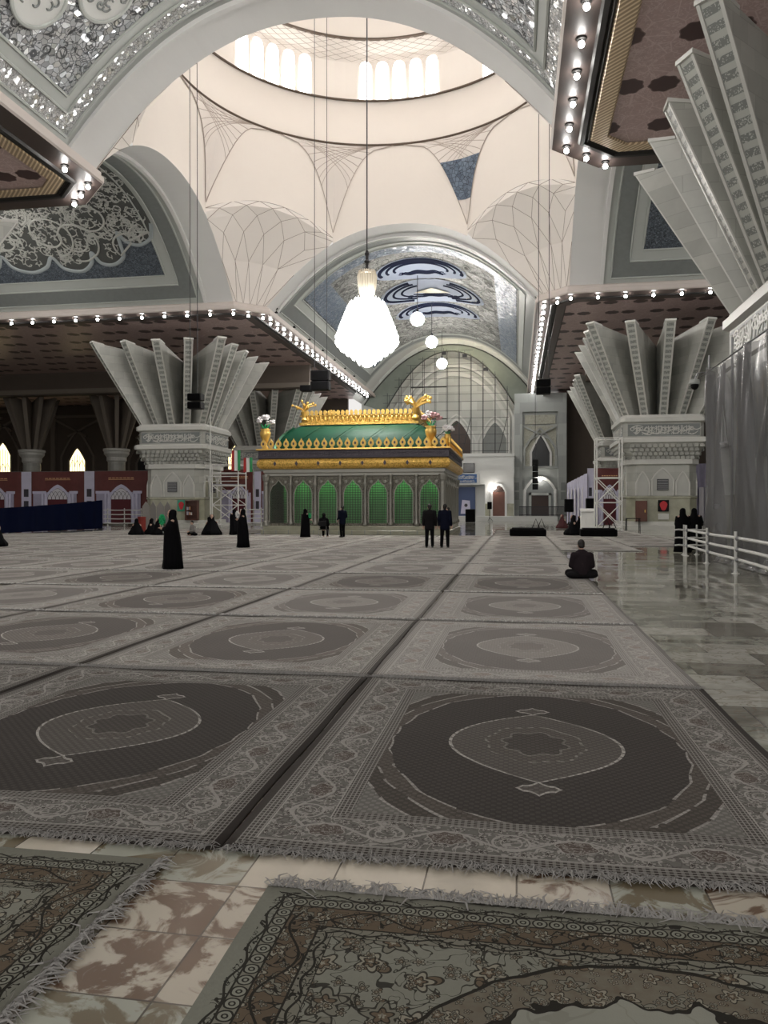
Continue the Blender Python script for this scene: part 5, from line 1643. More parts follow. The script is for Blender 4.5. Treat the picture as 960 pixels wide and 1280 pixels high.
def seated(label, x, y, rz, s=1.0, cloth=CHADOR, seed=0, cover=True, top=None, group=None, tilt=.12, hair=False, low=CHADOR):
    root = thing('person', label, 'person', (0,0,0), group)
    kx = .26 if cover else .29
    b = MB(); hd = (0,.06*s+tilt*.5,.755*s)
    R = head_mesh(b, hd, s, 0, .25)
    sh = [V3((sg*.18*s,.04*s,.53*s)) for sg in (-1,1)]; el = [V3((sg*(.17 if cover else .235)*s,.08*s,.30*s)) for sg in (-1,1)]; wr = [V3((sg*.08*s,(.19 if cover else .30)*s,.26*s)) for sg in (-1,1)]
    limb(b, [(0,tilt*.4,.52*s),(0,.04*s+tilt*.4,.66*s)], [.068*s,.054*s])
    limb(b, [(0,0,.13*s),(0,.0,.32*s),(0,tilt*.3,.48*s)], [.10*s,.09*s,.09*s])
    for i,sg in enumerate((-1,1)):
        limb(b, [(0,tilt*.3,.50*s),sh[i],el[i],wr[i]], [.09*s,.055*s,.042*s,.03*s]); hand(b, wr[i], (-sg*.5,.6,-.25), s)
        limb(b, [(sg*.09*s,0,.12*s),(sg*kx*s,.17*s,.11*s),(-sg*.02*s,.30*s,.075*s)], [.09*s,.06*s,.045*s]); limb(b, [(-sg*.02*s,.30*s,.06*s),(-sg*.14*s,.31*s,.05*s)], [.042*s,.035*s])
    bake(b.build('body', SKIN, root, world=False), .012)
    face_bits(root, R, s, hair)
    if cover:
        c = MB()
        cloak(c, [(.01,.42*s,.38*s,.08*s,.09),(.10*s,.42*s,.39*s,.09*s,.07),(.20*s,.36*s,.34*s,.09*s,.05),(.32*s,.295*s,.25*s,.06*s,.035),(.45*s,.245*s,.19*s,.05*s+tilt*.3,.02),(.55*s,.205*s,.155*s,.04*s+tilt*.4,.01),
                  (.61*s,.14*s,.125*s,.04*s+tilt*.45,0),(.68*s,.108*s,.112*s,.04*s+tilt*.5,0),(.78*s,.104*s,.112*s,.03*s+tilt*.5,0),(.845*s,.085*s,.098*s,.02*s+tilt*.5,0),(.885*s,.04*s,.05*s,.02*s+tilt*.5,0),(.895*s,.006,.006,.02*s+tilt*.5,0)], 8, seed)
        c.build('chador', cloth, root, world=False, smooth=True)
    else:
        j = MB()
        for z, rx, ry, oy in ((.13,.22,.18,0),(.19,.22,.18,0),(.25,.22,.175,0),(.31,.22,.17,.01),(.37,.225,.165,.02),(.43,.225,.155,.03),(.49,.215,.145,.04),(.56,.15,.12,.05)): j.ell((0,oy+tilt*.3,z*s), rx*s, ry*s, .12*s, 16, 10)
        for i in (0,1): limb(j, [(0,.03*s+tilt*.3,.51*s),sh[i],el[i],wr[i]], [.11*s,.085*s,.07*s,.05*s])
        bake(j.build('jacket', top, root, world=False), .016)
        l = MB()
        for sg in (-1,1):
            limb(l, [(0,.0,.11*s),(sg*.12*s,.02,.12*s),(sg*.29*s,.16*s,.12*s),(0,.30*s,.085*s)], [.105*s,.115*s,.09*s,.06*s]); l.ell((sg*.2*s,.03,.085*s), .17*s,.16*s,.085*s, 14, 8)
        bake(l.build('trousers', low, root, world=False), .016)
    root.location = (x,y,.021); root.rotation_euler = (0,0,rz)
    return root
def duster(x, y, z, label, col=GREENFL, tilt=.15):
    t = thing('feather_duster', label, 'duster', (x,y,z))
    b = MB(); b.tube([(0,0,-.24),(0,0,.12)], .012, 6); b.build('handle', WHITECL, t, world=False)
    r = random.Random(5); b = MB()
    for k in range(120):
        a = r.uniform(0,2*pi); u = r.uniform(-1,1); R = sqrt(1-u*u)
        b.tube([(0,0,.22+.10*u),(.09*R*cos(a),.09*R*sin(a),.26+.17*u),(.13*R*cos(a+.2),.13*R*sin(a+.2),.25+.23*u)], [.03,.028,.006], 4)
    b.build('plume', col, t, world=False)
    t.rotation_euler = (0, tilt, 0)
    return t
FACE = pi  # turned towards the viewer
def local(p, rz, wx, wz, fwd=0):               # a world offset beside a standing figure, in its own axes
    dx, dy = wx, fwd
    return (dx*cos(rz)+dy*sin(rz), -dx*sin(rz)+dy*cos(rz), wz)
def with_duster(px, py, rz, h, seed, label, dpx, dpy, dlabel, col):
    p = G(px, py); X_, Z_ = PY(dpx, dpy, p[1]-.12)
    hz = Z_-.24
    chador_woman(label, p[0], p[1], rz, h, seed, tuple(v/(h/1.58) for v in local(p, rz, X_-p[0], hz, -.12)))
    d = duster(X_, p[1]-.12, Z_-.16, dlabel, col, -.1); d.scale = (.72,.72,.72)
with_duster(216, 712, pi*.62, 1.58, 1, 'woman in a long black chador standing alone on the carpets, holding a green duster', 203.5, 651, 'green feather duster held by the woman in black standing nearest', GREENFL)
with_duster(304, 685, pi*.6, 1.58, 2, 'woman in a black chador with a pale duster, between the lone woman and the shrine', 297.5, 644, 'white feather duster held by the woman in black left of the shrine', WHITECL)
p = G(289, 669); chador_woman('woman in a black chador standing behind the one with the pale duster', p[0]+.2, p[1], pi*.3, 1.56, 3)
with_duster(381.5, 672, -.5, 1.58, 4, 'woman in a black chador facing the green panels at the left of the shrine front', 387.5, 645, 'green duster held by the woman facing the shrine panels', GREENFL)
grp = 'women in chadors sitting before the left column'
for i,(px,py,sd,lb) in enumerate(((171,669,1,'leftmost of three women in black sitting in a row before the left column'),(183.5,669,2,'middle one of three women in black sitting in a row before the left column'),(199,669,3,'woman in black sitting right behind the lone standing woman'),(265,669,4,'woman in black sitting at the foot of the left white scaffold'),(254,668,5,'woman in black sitting between the grey seated figure and the scaffold'))):
    p = G(px,py); seated(lb, p[0], p[1]+(.8 if i in (1,4) else 0), pi*(.2+.3*i), [1.12,1.12,1.1,1.4,1.2][i], CHADOR, sd, True, None, grp)
p = G(242,670); seated('person in a grey top sitting on the floor before the bookcase of the left column', p[0], p[1], pi*.8, 1.0, GREYCL, 6, False, GREYCL, None, .1, True)
p = G(0,684); seated('person in black at the left edge of the photo, only knees and feet in view', p[0]-.35, p[1]+.2, -pi*.5, 1.0, CHADOR, 7, True)
p = G(537,685); standing_man('man in a dark charcoal jacket standing with his back turned, left of the pair', p[0], p[1], .1, 1.78, JACKET)
p = G(556,685); standing_man('man in a navy suit standing with his back turned, right of the pair', p[0], p[1], -.1, 1.78, NAVY)
p = G(566,668.5); standing_man('man in dark clothes half hidden behind the pair, at the right corner of the shrine', p[0], p[1]-3.4, 1.2, 1.66, TROUSER)
p = G(428,672); standing_man('man in a navy jacket standing alone before the middle of the shrine', p[0], p[1], .8, 1.74, NAVY, TROUSER, None, .8)
p = G(728.5,725); seated('man in a dark jacket sitting cross-legged on the carpet edge beside the marble floor', p[0], p[1]+.1, .08, 1.0, JACKET2, 8, False, JACKET2, None, .22, True, JACKET)
p = G(718,669); seated('person in black sitting upright against the left end of the right black box', p[0], p[1]-.5, pi*.5, 1.35, CHADOR, 9, True)
p = G(699,656.2); p = (3.7, 63.0); seated('person in dark red sitting far back before the tall arched bay', p[0], p[1], pi*.7, 1.25, flat('dark_red_cloth', (.05,.008,.01), .85), 10, True)
seated('person in black sitting beside the one in dark red, far back', 4.9, 63.2, pi*1.2, 1.1, CHADOR, 11, True)
chador_woman('woman in a black chador behind the white rails, left of the two', 6.05, 29.9, .3, 1.62, 12)
chador_woman('woman in a black chador behind the white rails, beside the plastic sheet', 6.75, 31.3, -.3, 1.62, 13)
# seated on a chair before the shrine
p = G(404.5, 672)
t = thing('chair', 'black metal chair on which the person before the shrine sits', 'chair', (p[0], p[1], .016))
b = MB(); b.cham(-.22,.22,-.22,.22,.43,.47,.012); b.build('seat', BLACK, t, world=False)
b = MB(); b.cham(-.22,.22,-.26,-.23,.62,.92,.012); b.build('backrest', BLACK, t, world=False)
for sx in (-1,1):
    for sy in (-1,1):
        b = MB(); b.tube([(sx*.2,sy*.2,.45),(sx*.23,sy*.24,0)], .014, 6)
        if sy < 0: b.tube([(sx*.2,sy*.2,.45),(sx*.2,-.245,.92)], .014, 6)
        b.build('leg', STEEL, t, world=False)
root = thing('person', 'person in black sitting on a chair with back to the viewer, before the shrine', 'person', (0,0,0))
b = MB(); R = head_mesh(b, (0,.05,1.22), 1.0, .3, .2)
limb(b, [(0,-.02,.52),(0,0,.75),(0,.02,.95),(0,.03,1.12)], [.15,.125,.13,.056])
for sg in (-1,1):
    limb(b, [(0,.0,.96),(sg*.18,.0,.98),(sg*.25,.06,.72),(sg*.16,.28,.62)], [.09,.058,.044,.03]); hand(b, (sg*.16,.28,.62), (-sg*.2,1,-.2), 1)
    limb(b, [(sg*.09,0,.54),(sg*.11,.40,.53),(sg*.11,.40,.10)], [.095,.068,.042]); limb(b, [(sg*.11,.40,.06),(sg*.12,.54,.04)], [.042,.034])
bake(b.build('body', SKIN, root, world=False), .012)
face_bits(root, R, 1.0, True)
c = MB()
for z, rx, ry in ((.54,.23,.19),(.68,.215,.16),(.82,.225,.155),(.95,.21,.14),(1.04,.14,.10)): c.ell((0,0,z), rx, ry, .13, 16, 10)
for sg in (-1,1):
    limb(c, [(0,0,.98),(sg*.18,0,.99),(sg*.26,.06,.72),(sg*.17,.26,.62)], [.11,.09,.075,.05])
c.ell((0,.0,1.24), .10,.105,.135, 14, 10)
bake(c.build('jacket', CHADOR, root, world=False), .016)
c = MB()
for sg in (-1,1): limb(c, [(0,0,.54),(sg*.10,.02,.55),(sg*.12,.40,.54),(sg*.12,.40,.12)], [.13,.115,.09,.07])
bake(c.build('trousers', TROUSER, root, world=False), .016)
root.location = (p[0], p[1]+.02, .016)
# ---------------------------------------------------------------- printed banners on frames
def banner(px0, px1, Y, zt, label, grp='printed arcade banners', zb=.15, arch=True, pil=.16, off=.58):
    x0,_ = PY(px0, 620, Y); x1,_ = PY(px1, 620, Y); W = x1-x0; H = zt-zb
    t = thing('printed_banner', label, 'banner', ((x0+x1)/2, Y, 0), grp)
    b = MB(); b.grid(lambda u,v: V3((u, Y+.03*sin(u*3.1)+.02*sin(v*2+u), v)), lin(x0,x1,24), lin(zb,zt,10)); 
    b.grid(lambda u,v: V3((u, Y+.02+.03*sin(u*3.1)+.02*sin(v*2+u), v)), lin(x0,x1,24), [zb,zt]); f = b.build('fabric', BAN_RED, t)
    y = Y-.09
    b = MB(); b.box(x0, x0+W*pil, y, y+.02, zb, zt); 
    o = b.build('printed_pilaster', BAN_LIL, t)
    b = MB()
    for z0 in (.30,.53): b = MB(); b.box(x0+W*pil*.25, x0+W*pil*.72, y-.012, y, zb+H*z0-.1, zb+H*(z0+.15)-.1); b.build('printed_plaque', BAN_DARK, o)
    cx = x0+W*off; hw = W*.155
    b = MB(); b.box(x0+W*(pil+.03), x1-W*.12, y, y+.015, zb, zb+H*.60); o = b.build('printed_wall', BAN_LILD, t)
    b = MB(); arch_band(b, cx, y-.02, hw+.05, zb, zb+H*.50, zb+H*.64, W*.05, .02, 2.0, point=H*.04)
    b.box(x0+W*(pil+.02), cx-hw-W*.03, y-.02, y, zb+H*.57, zb+H*.62).box(cx+hw+W*.03, x1-W*.10, y-.02, y, zb+H*.57, zb+H*.62)
    for dx in (-.24,-.19,.19,.24): b.tube([(cx+dx*W,y-.01,zb),(cx+dx*W,y-.01,zb+H*.57)], W*.017, 6)
    b.build('printed_arch', BAN_LIL, o)
    b = MB(); arch_fill(b, cx, y-.03, hw, zb, zb+H*.50, zb+H*.64, 2.0, point=H*.03, th=.012); b.build('printed_fanlight', BAN_WHITE, o)
    b = MB(); b.box(cx-hw, cx+hw, y-.045, y-.03, zb, zb+H*.46)
    dd = b.build('printed_door', BAN_DOOR, o)
    b = MB()
    for k in range(5): arch_band(b, cx-hw+hw*.4*(k+.5), y-.045, hw*.17, zb+H*.46, zb+H*.50, zb+H*.545, .035, .012, 2.0, 8, .05)
    for k in range(4): arch_band(b, cx-hw*.8+hw*.4*(k+.5), y-.045, hw*.17, zb+H*.55, zb+H*.57, zb+H*.60, .035, .012, 2.0, 8, .05)
    b.build('printed_tracery', BAN_DARK, o)
    b = MB()
    for i in range(7): b.box(cx-W*.2+i*W*.058, cx-W*.2+i*W*.058+W*.045, y, y+.02, zb+H*.86, zb+H*.875)
    b.box(cx-W*.2, cx+W*.2, y, y+.02, zb+H*.835, zb+H*.845)
    b.build('printed_lettering', BAN_GOLD, t)
    b = MB(); b.tube([(x0,Y+.15,zt),(x1,Y+.15,zt)], .04, 6); b.tube([(x0+.05,Y+.15,0),(x0+.05,Y+.15,zt)], .04, 6); b.tube([(x1-.05,Y+.15,0),(x1-.05,Y+.15,zt)], .04, 6)
    b.build('banner_frame', STEEL, t)
    return t
banner(-51, 27.5, 70, 5.25, 'maroon and lilac printed arcade banner cut by the left edge of the photo')
banner(27.5, 106, 70, 5.25, 'maroon and lilac printed arcade banner below the lit pointed window')
banner(106, 186, 70, 5.25, 'maroon and lilac printed arcade banner just left of the left fin column')
banner(262, 316, 72, 5.4, 'maroon and lilac printed arcade banner behind the left white scaffold', off=.70)
banner(318, 372, 72.2, 5.2, 'maroon and lilac printed arcade banner partly hidden by the left end of the shrine')
banner(734, 784, 70.5, 5.15, 'maroon printed arcade banner behind the right white scaffold', off=.56)
# receding lilac sheet left of it
a, _ = PY(716, 640, 71); 
t = thing('printed_banner', 'receding lilac and white printed sheet left of the right scaffold banner', 'banner', (a,71,0), 'printed arcade banners')
xa = a; xb,_ = PY(733, 640, 70.2)
b = MB(); b.grid(lambda u,v: V3((xa+(xb-xa)*u+.06*sin(u*40), 79-9*u, .1+(4.0+.6*u)*v)), lin(0,1,40), lin(0,1,4)); f = b.build('fabric', BAN_LIL, t)
b = MB()
for k in range(5): b.add([(xa+(xb-xa)*u-.09, 79-9*u, z) for u,z in ((.1+k*.18,.1),(.16+k*.18,.1),(.16+k*.18,3.6),(.1+k*.18,3.4))],[(0,1,2,3)])
b.build('printed_column', BAN_WHITE, f)
x_,_ = PY(873, 620, 69)
t = thing('printed_banner', 'narrow lilac printed cloth seen between the right column and the plastic sheet', 'banner', (x_,69,0), 'printed arcade banners')
b = MB(); b.grid(lambda u,v: V3((x_-.9+1.8*u, 69+.1*sin(u*14), .2+5.2*v)), lin(0,1,24), lin(0,1,4)); f = b.build('fabric', BAN_LILD, t)
b = MB(); b.tube([(x_+.2,68.8,.2),(x_+.2,68.8,3.4)], .2, 8).tube([(x_+.6,68.8,.2),(x_+.6,68.8,3.4)], .15, 8); b.build('printed_column', BAN_WHITE, f)

# ---------------------------------------------------------------- navy curtain screen on the left
t = thing('privacy_curtain', 'long low navy curtain screen standing on the carpets at the left edge', 'curtain', (-32.5,50,0))
P0, P1 = V3((-33.6,31,0)), V3((-32.3,56.6,0))
b = MB(); b.grid(lambda u,v: P0.lerp(P1,u)+V3((.07*sin(u*95)+.03*sin(u*41), 0, .02+v*(1.35+.9*u*u))), lin(0,1,180), lin(0,1,5)); b.build('cloth', CURTAIN, t, smooth=True)
for i in range(6):
    u = i/5; p = P0.lerp(P1,u); b = MB(); b.tube([(p.x-.1,p.y,0),(p.x-.1,p.y,1.38+.9*u*u)], .025, 6); b.lathe([(.22,0),(.22,.03),(.03,.06)], (p.x-.1,p.y,0), 10); b.build('post', BLACK, t)
# ---------------------------------------------------------------- white scaffold towers
def scaffold(label, x, y, w, d, h, lifts, brace, extra=None):
    t = thing('scaffold_tower', label, 'scaffold', (x,y,0), 'white scaffold towers')
    c = [(x-w/2,y-d/2),(x+w/2,y-d/2),(x+w/2,y+d/2),(x-w/2,y+d/2)]
    for cx,cy in c:
        b = MB(); b.tube([(cx,cy,0),(cx,cy,h)], .055, 8); b.lathe([(.14,0),(.14,.02),(.05,.05)], (cx,cy,0), 8); b.build('standard', PIPE, t)
    for z in lifts:
        for i in range(4):
            b = MB(); p, q = c[i], c[(i+1)%4]; b.tube([(p[0],p[1],z),(q[0],q[1],z)], .045, 6); b.build('ledger', PIPE, t)
    for k,(i, z0, z1) in enumerate(brace):
        p, q = c[i], c[(i+1)%4]; b = MB(); b.tube([(p[0],p[1],z0),(q[0],q[1],z1)], .04, 6); b.build('brace', PIPE, t)
    return t, c
X0,_ = PY(265, 640, 62); X1,_ = PY(297.5, 640, 62)
t, c = scaffold('white scaffold tower with a platform and flags, left of the shrine', (X0+X1)/2, 63, X1-X0, 1.9, 5.35, (.25,1.9,3.55,4.6,5.3), ((0,.25,1.9),(0,1.9,.25),(0,1.9,3.55),(0,3.55,1.9),(2,.25,1.9),(2,1.9,3.55)))
b = MB(); b.box(X0,X1,62.2,63.8,3.6,3.68); b.build('platform', STEEL, t)
b = MB(); b.tube([(X0-.15,62,0),(X0-.15,62,9.6)], .05, 6); b.build('tall_pole', PIPE, t)
b = MB()
for z in (3.9,4.3): b.tube([(X0-.7,61.9,z),(X1,61.9,z)], .04, 6)
b.build('guard_rail', PIPE, t)
X0,_ = PY(746, 640, 59.5); X1,_ = PY(777.5, 640, 59.5)
t, c = scaffold('white scaffold tower in front of the maroon banner, right of the shrine', (X0+X1)/2, 60.3, X1-X0, 1.6, 6.9, (.2,2.05,3.9,5.3,6.85), ((0,.2,2.05),(0,2.05,3.9)[::1],(0,3.9,2.05),(0,2.05,.2),(2,.2,2.05),(2,2.05,3.9)))
# flags on the left scaffold
for i,(px, lb) in enumerate(((295,'red white green flag hanging on the left scaffold, nearer the column'),(310,'red white green flag hanging beside the left scaffold, nearer the shrine'))):
    x,z = PY(px, 563 if i == 0 else 572, 61.6)
    t = thing('flag', lb, 'flag', (x,61.6,z-1.9), 'hanging flags')
    for k,(m,n) in enumerate(((FLAGR,'red_stripe'),(FLAGW,'white_stripe'),(FLAGG,'green_stripe'))):
        b = MB(); b.grid(lambda u,v: V3((x-.39+.26*k+.26*u, 61.6+.05*sin((k+u)*4+v), z-(1.7 if i == 0 else 1.2)*(1-v))), lin(0,1,5), lin(0,1,4)); b.build(n, m, t)
    b = MB(); b.tube([(x-.5,61.6,z),(x+.5,61.6,z)], .02, 6); b.tube([(x,61.6,z),(x-.2,62.1,z+.1)], .02, 6); b.build('rod', STEEL, t)
# low white railings before the left banners
def rails(label, P, Q, hs, posts, r=.035, mat=PIPE, grp='white pipe railings', feet=True):
    t = thing('pipe_railing', label, 'railing', ((P[0]+Q[0])/2,(P[1]+Q[1])/2,0), grp)
    P, Q = V3((*P,0)), V3((*Q,0)); d = (Q-P).normalized()
    for h in hs:
        b = MB(); a_ = P-d*.35+V3((0,0,h)); e_ = Q+d*.35+V3((0,0,h)); n = 8
        b.tube([a_.lerp(e_,i/n)+V3((0,0,.012*sin(i*1.7))) for i in range(n+1)], r, 8); b.build('rail', mat, t)
    for k in range(posts):
        p = P.lerp(Q, k/(posts-1)); nrm = V3((-d.y,d.x,0))*(r*2)
        b = MB(); b.tube([p+nrm, p+nrm+V3((0,0,hs[-1]+.18))], r*.95, 8); o = b.build('post', mat, t)
        b = MB()
        for h in hs: b.ell(p+nrm*.5+V3((0,0,h)), r*1.9, r*1.9, r*1.7, 8, 6)
        b.build('coupler', STEEL, o)
        if feet:
            b = MB(); b.lathe([(.10,0),(.10,.012),(.05,.02),(.045,.06)], p+nrm, 10); b.build('base_plate', mat, o)
    return t
xa,_ = PY(134, 650, 66); xb,_ = PY(176, 650, 66)
rails('short white railing before the banner left of the left column', (xa,66), (xb,66), (.25,.65,1.05,1.45), 3, .045)
xa,_ = PY(305, 650, 68); xb,_ = PY(326, 650, 68)
rails('short white railing between the left scaffold and the shrine', (xa,68), (xb,68), (.3,.7,1.1,1.5), 2, .045)
rails('long white pipe railing running along the marble floor in front of the plastic sheet', (5.0,9.5), (5.85,28.0), (.34,.60,.88), 6, .04)
rails('short white railing closing the far end of the long one', (5.85,28.6), (6.3,28.7), (.34,.60,.88), 2, .03)
# ---------------------------------------------------------------- stone casing and plastic sheet at the right edge
mb = MB(); mb.box(7.35,7.85,18,31.3,0,6.45); mb.build('wall_casing', MARBLE, kind='structure')
MB().box(7.28,7.36,18,31.3,0,2.1).build('baseboard_casing', MARBLE_GR, kind='structure')
mb = MB()
hw = 1.1; yc = 29.45
pts = [(yc-hw,3.9),(yc+hw,3.9)]+[(yc+hw*cos(t_), 5.2+1.15*sin(t_)**1.2) for t_ in lin(0,pi,16)]
fr = MB(); fr.tube([(7.28,a,z) for a,z in pts], .12, 6, closed=True)
o = fr.build('window_20', STONEW2, kind='structure')
g = MB(); g.prism([(7.30,a,z) for a,z in pts], (.05,0,0)); g.build('glass', flat('pale_glass',(.80,.80,.79),.5), parent=o)
g = MB()
for k in range(4): g.box(7.25,7.30,yc-hw*.6+k*hw*.4-.03,yc-hw*.6+k*hw*.4+.03,3.9,5.9)
g.build('bars', FRAME, parent=o)
MB().box(7.25,7.36,24.6,25.6,3.2,6.0).build('wall_panel_casing', FRAME_DARK, kind='structure')
MB().box(7.25,7.36,26.3,27.0,2.6,5.8).build('wall_panel_casing', FRAME_DARK, kind='structure')
t = thing('plastic_sheet', 'tall translucent plastic dust sheet hanging in folds at the right edge', 'plastic sheet', (6.85,25,0))
def sheetpt(u, v):
    y = 30.3-12.0*u
    fold = (.10+.14*(1-v))*sin(u*58+1.5*sin(u*9)+.5*sin(v*4)) + .09*sin(u*131+v*3+2*sin(v*5+u*30)) + .12*sin(u*19+v) + .07*abs(sin(u*33+v*v*3))*(1-v)
    sag = .16*abs(sin(u*pi*6))
    return V3((6.78+fold, y+.10*sin(v*5+u*20), .05+(6.5-sag)*v))
b = MB(); b.grid(sheetpt, lin(0,1,260), lin(0,1,20)); b.build('sheet', SHEET, t, smooth=True)
b = MB(); b.tube([(6.8,30.4,6.55),(6.8,18.4,6.55)], .02, 6); b.build('rope', DARKSTEEL, t)
for y in (30.3, 27.2, 23.4, 19.8):
    b = MB(); b.tube([(7.05,y,0),(7.05,y,7.3)], .04, 8); b.build('pole', STEEL, t)
t = thing('plastic_sheet', 'crumpled heap of clear plastic lying on the floor behind the long white railing', 'plastic sheet', (6.2,22,0))
r = random.Random(4); b = MB()
b.grid(lambda u,v: V3((6.02+.36*v, 19.5+6*u, .02+.28*sin(pi*v)*abs(sin(u*9)+.4*sin(u*23+v*6))*(.6+.4*sin(u*40)))), lin(0,1,70), lin(0,1,10)); b.build('folds', SHEET, t, smooth=False)
# dome security camera beside the sheet's top edge
x,z = PY(868, 479, 30.2)
t = thing('security_camera', 'dark dome security camera on a bracket at the upper left corner of the plastic sheet', 'camera', (x,30.2,z))
b = MB(); b.lathe([(.17,.12),(.19,.0),(.17,-.05)], (x,30.2,z), 14); b.build('housing', FRAME, t)
b = MB(); b.ell((x,30.2,z-.08), .15,.15,.17, 14, 10); b.build('dome', BLACK, t, smooth=True)
b = MB(); b.tube([(x,30.2,z+.12),(x+.1,30.2,z+.35),(x+.25,30.3,z+.4),(7.05,30.35,z+.4)], .03, 6); b.build('bracket', STEEL, t)
# ---------------------------------------------------------------- dark scaffolding in the great arch
t = thing('scaffold', 'dark scaffolding standing before the great arch at the end of the hall', 'scaffold', (CX,104,.62))
sx_ = [CX-8.2+i*1.6 for i in range(11)]
top = lambda x: min(zin((x-CX)*.93)-.3, 22.8)
for k,y in enumerate((103.2,105.0)):
    for x in sx_:
        b = MB(); b.tube([(x,y,.62),(x,y,top(x))], .035, 5); b.build('standard', DARKSTEEL, t)
for z in (2.6,4.8,7.0,9.2,11.4,13.6,15.8,17.9,19.8,21.6):
    xs_ = [x for x in sx_ if top(x) > z]
    for y in (103.2,):
        b = MB(); b.tube([(xs_[0]-.6,y,z),(xs_[-1]+.2,y,z)], .03, 5); b.tube([(xs_[0]-.6,y,z+1.0),(xs_[-1]+.3,y,z+1.0)], .022, 4); b.build('ledger', DARKSTEEL, t)
    if z in (9.2,13.6,17.9): b = MB(); b.box(xs_[1],xs_[len(xs_)//2],103.3,104.0,z-.04,z+.01); b.build('plank_deck', DARKSTEEL, t)
for i in range(0,10,3):
    b = MB(); b.tube([(sx_[i],103.15,7.0),(sx_[i+1],103.15,13.6)], .04, 5); b.build('brace', DARKSTEEL, t)
# ---------------------------------------------------------------- furniture and fittings far back
def long_box(px0, px1, py, label):
    a = G(px0, py); c = G(px1, py); y = min(a[1], c[1])
    x0, x1 = a[0]*y/a[1], c[0]*y/c[1]
    t = thing('floor_box', label, 'box', ((x0+x1)/2, y+.6, .016), 'long black boxes on the far carpets')
    b = MB(); b.cham(x0,x1,y,y+1.1,.016,.42,.05); b.build('body', SOFTBLACK, t)
    b = MB(); b.cham(x0+.12,x1-.12,y+.05,y+1.05,.42,.50,.03); b.build('lid', BLACK, t)
    xm = x0+(x1-x0)*.72
    b = MB()
    for dx in (0,.32): b.tube([(xm+dx-.2,y+.3,.5),(xm+dx,y+.4,1.02),(xm+dx+.2,y+.3,.5)], .03, 6)
    b.build('handle', BLACK, t)
long_box(637, 683, 670.5, 'long black box with bent handles, left one on the far carpets')
long_box(726, 772, 671, 'long black box with bent handles, right one next to a seated person')
def floor_speaker(px, Y, zb, h, w, label, grp='black speakers on stands', stand=True):
    x,_ = PY(px, 640, Y); t = thing('floor_speaker', label, 'loudspeaker', (x,Y,0), grp)
    b = MB(); b.cham(x-w/2,x+w/2,Y-.3,Y+.3,zb,zb+h,.04); o = b.build('cabinet', BLACK, t)
    b = MB(); b.box(x-w*.42,x+w*.42,Y-.33,Y-.3,zb+h*.06,zb+h*.94); b.build('grille', SOFTBLACK, o)
    if stand:
        b = MB(); b.tube([(x,Y,.0),(x,Y,zb)], .035, 6)
        for k in range(3): b.tube([(x,Y,.5),(x+.4*cos(k*2.1),Y+.4*sin(k*2.1),.02)], .025, 5)
        b.build('stand', BLACK, t)
    return t
floor_speaker(711, 67, 1.3, 1.1, .75, 'black speaker on a stand, left one before the lilac sheet')
floor_speaker(738, 66, 1.3, 1.15, .75, 'black speaker on a stand, right one against the white scaffold')
floor_speaker(612, 96, 1.5, .9, .55, 'small black speaker on a stand left of the arched wooden door')
floor_speaker(588, 88, .02, 1.5, 1.1, 'black box speaker standing on the floor below the blue sign', stand=False)
X_,Z_ = PY(669, 576, 101)
t = thing('line_speaker', 'tall narrow black loudspeaker column hanging before the tall arched bay', 'loudspeaker', (X_,101,Z_-3.9))
for k in range(5):
    b = MB(); b.cham(X_-.36,X_+.36,100.7,101.2,Z_-3.7+k*.78,Z_-2.98+k*.78,.04); b.build('cabinet', BLACK, t)
b = MB(); b.tube([(X_,101,Z_+.2),(X_,101,17)], .03, 5); b.build('cable', DARKSTEEL, t)
X_,Z_ = PY(586, 585, 99.6); 
t = thing('monitor', 'black wall monitor above the blue sign', 'monitor', (X_,99.6,Z_-.6))
b = MB(); b.cham(X_-.72,X_+.72,99.6,99.85,Z_-.62,Z_+.62,.03); o=b.build('casing', BLACK, t); b = MB(); b.box(X_-.66,X_+.66,99.57,99.6,Z_-.55,Z_+.55); b.build('screen', DOORGLASS, t)
x0,z1 = PY(568, 592.5, 99.5); x1,z0 = PY(596, 605, 99.5)
t = thing('sign', 'blue sign board with white lettering over the recess beside the shrine', 'sign', ((x0+x1)/2,99.5,z0))
b = MB(); b.cham(x0-.1,x1+.3,99.4,99.9,z0-.1,z1+.1,.05); b.build('board', STONEW2, t); b = MB(); b.box(x0,x1,99.36,99.4,z0+.15,z1-.05); pnl=b.build('blue_panel', BLUESIGN, t)
b = MB(); scrawl(b, lambda u,v,w: V3((x0+.1+u,99.35-w,z0+.6+v)), (x1-x0)-.2, .5, 31, .01, 1.3); scrawl(b, lambda u,v,w: V3((x0+.3+u,99.35-w,z0+.22+v)), (x1-x0)-.6, .28, 32, .01, 1.3); b.build('lettering', WHITECL, pnl)
x0,z1 = PY(571, 609, 100.9); x1,_ = PY(594, 609, 100.9)
t = thing('poster', 'tall blue poster with pale figures standing in the recess under the blue sign', 'poster', ((x0+x1)/2,100.9,.62))
b = MB(); b.box(x0,x1,100.9,101.0,.62,z1); b.build('panel', POSTBLUE, t)
b = MB(); b.prism([(x0+.5,100.88,.9),(x1-.6,100.88,.9),(x1-.7,100.88,2.6),(x0+.7,100.88,2.7)],(0,.02,0)); q=b.build('pale_print', BAN_LIL, t)
b = MB(); b.ell(((x0+x1)/2,100.86,2.0),.22,.02,.22,10,6); b.build('dark_print', BAN_DARK, q)
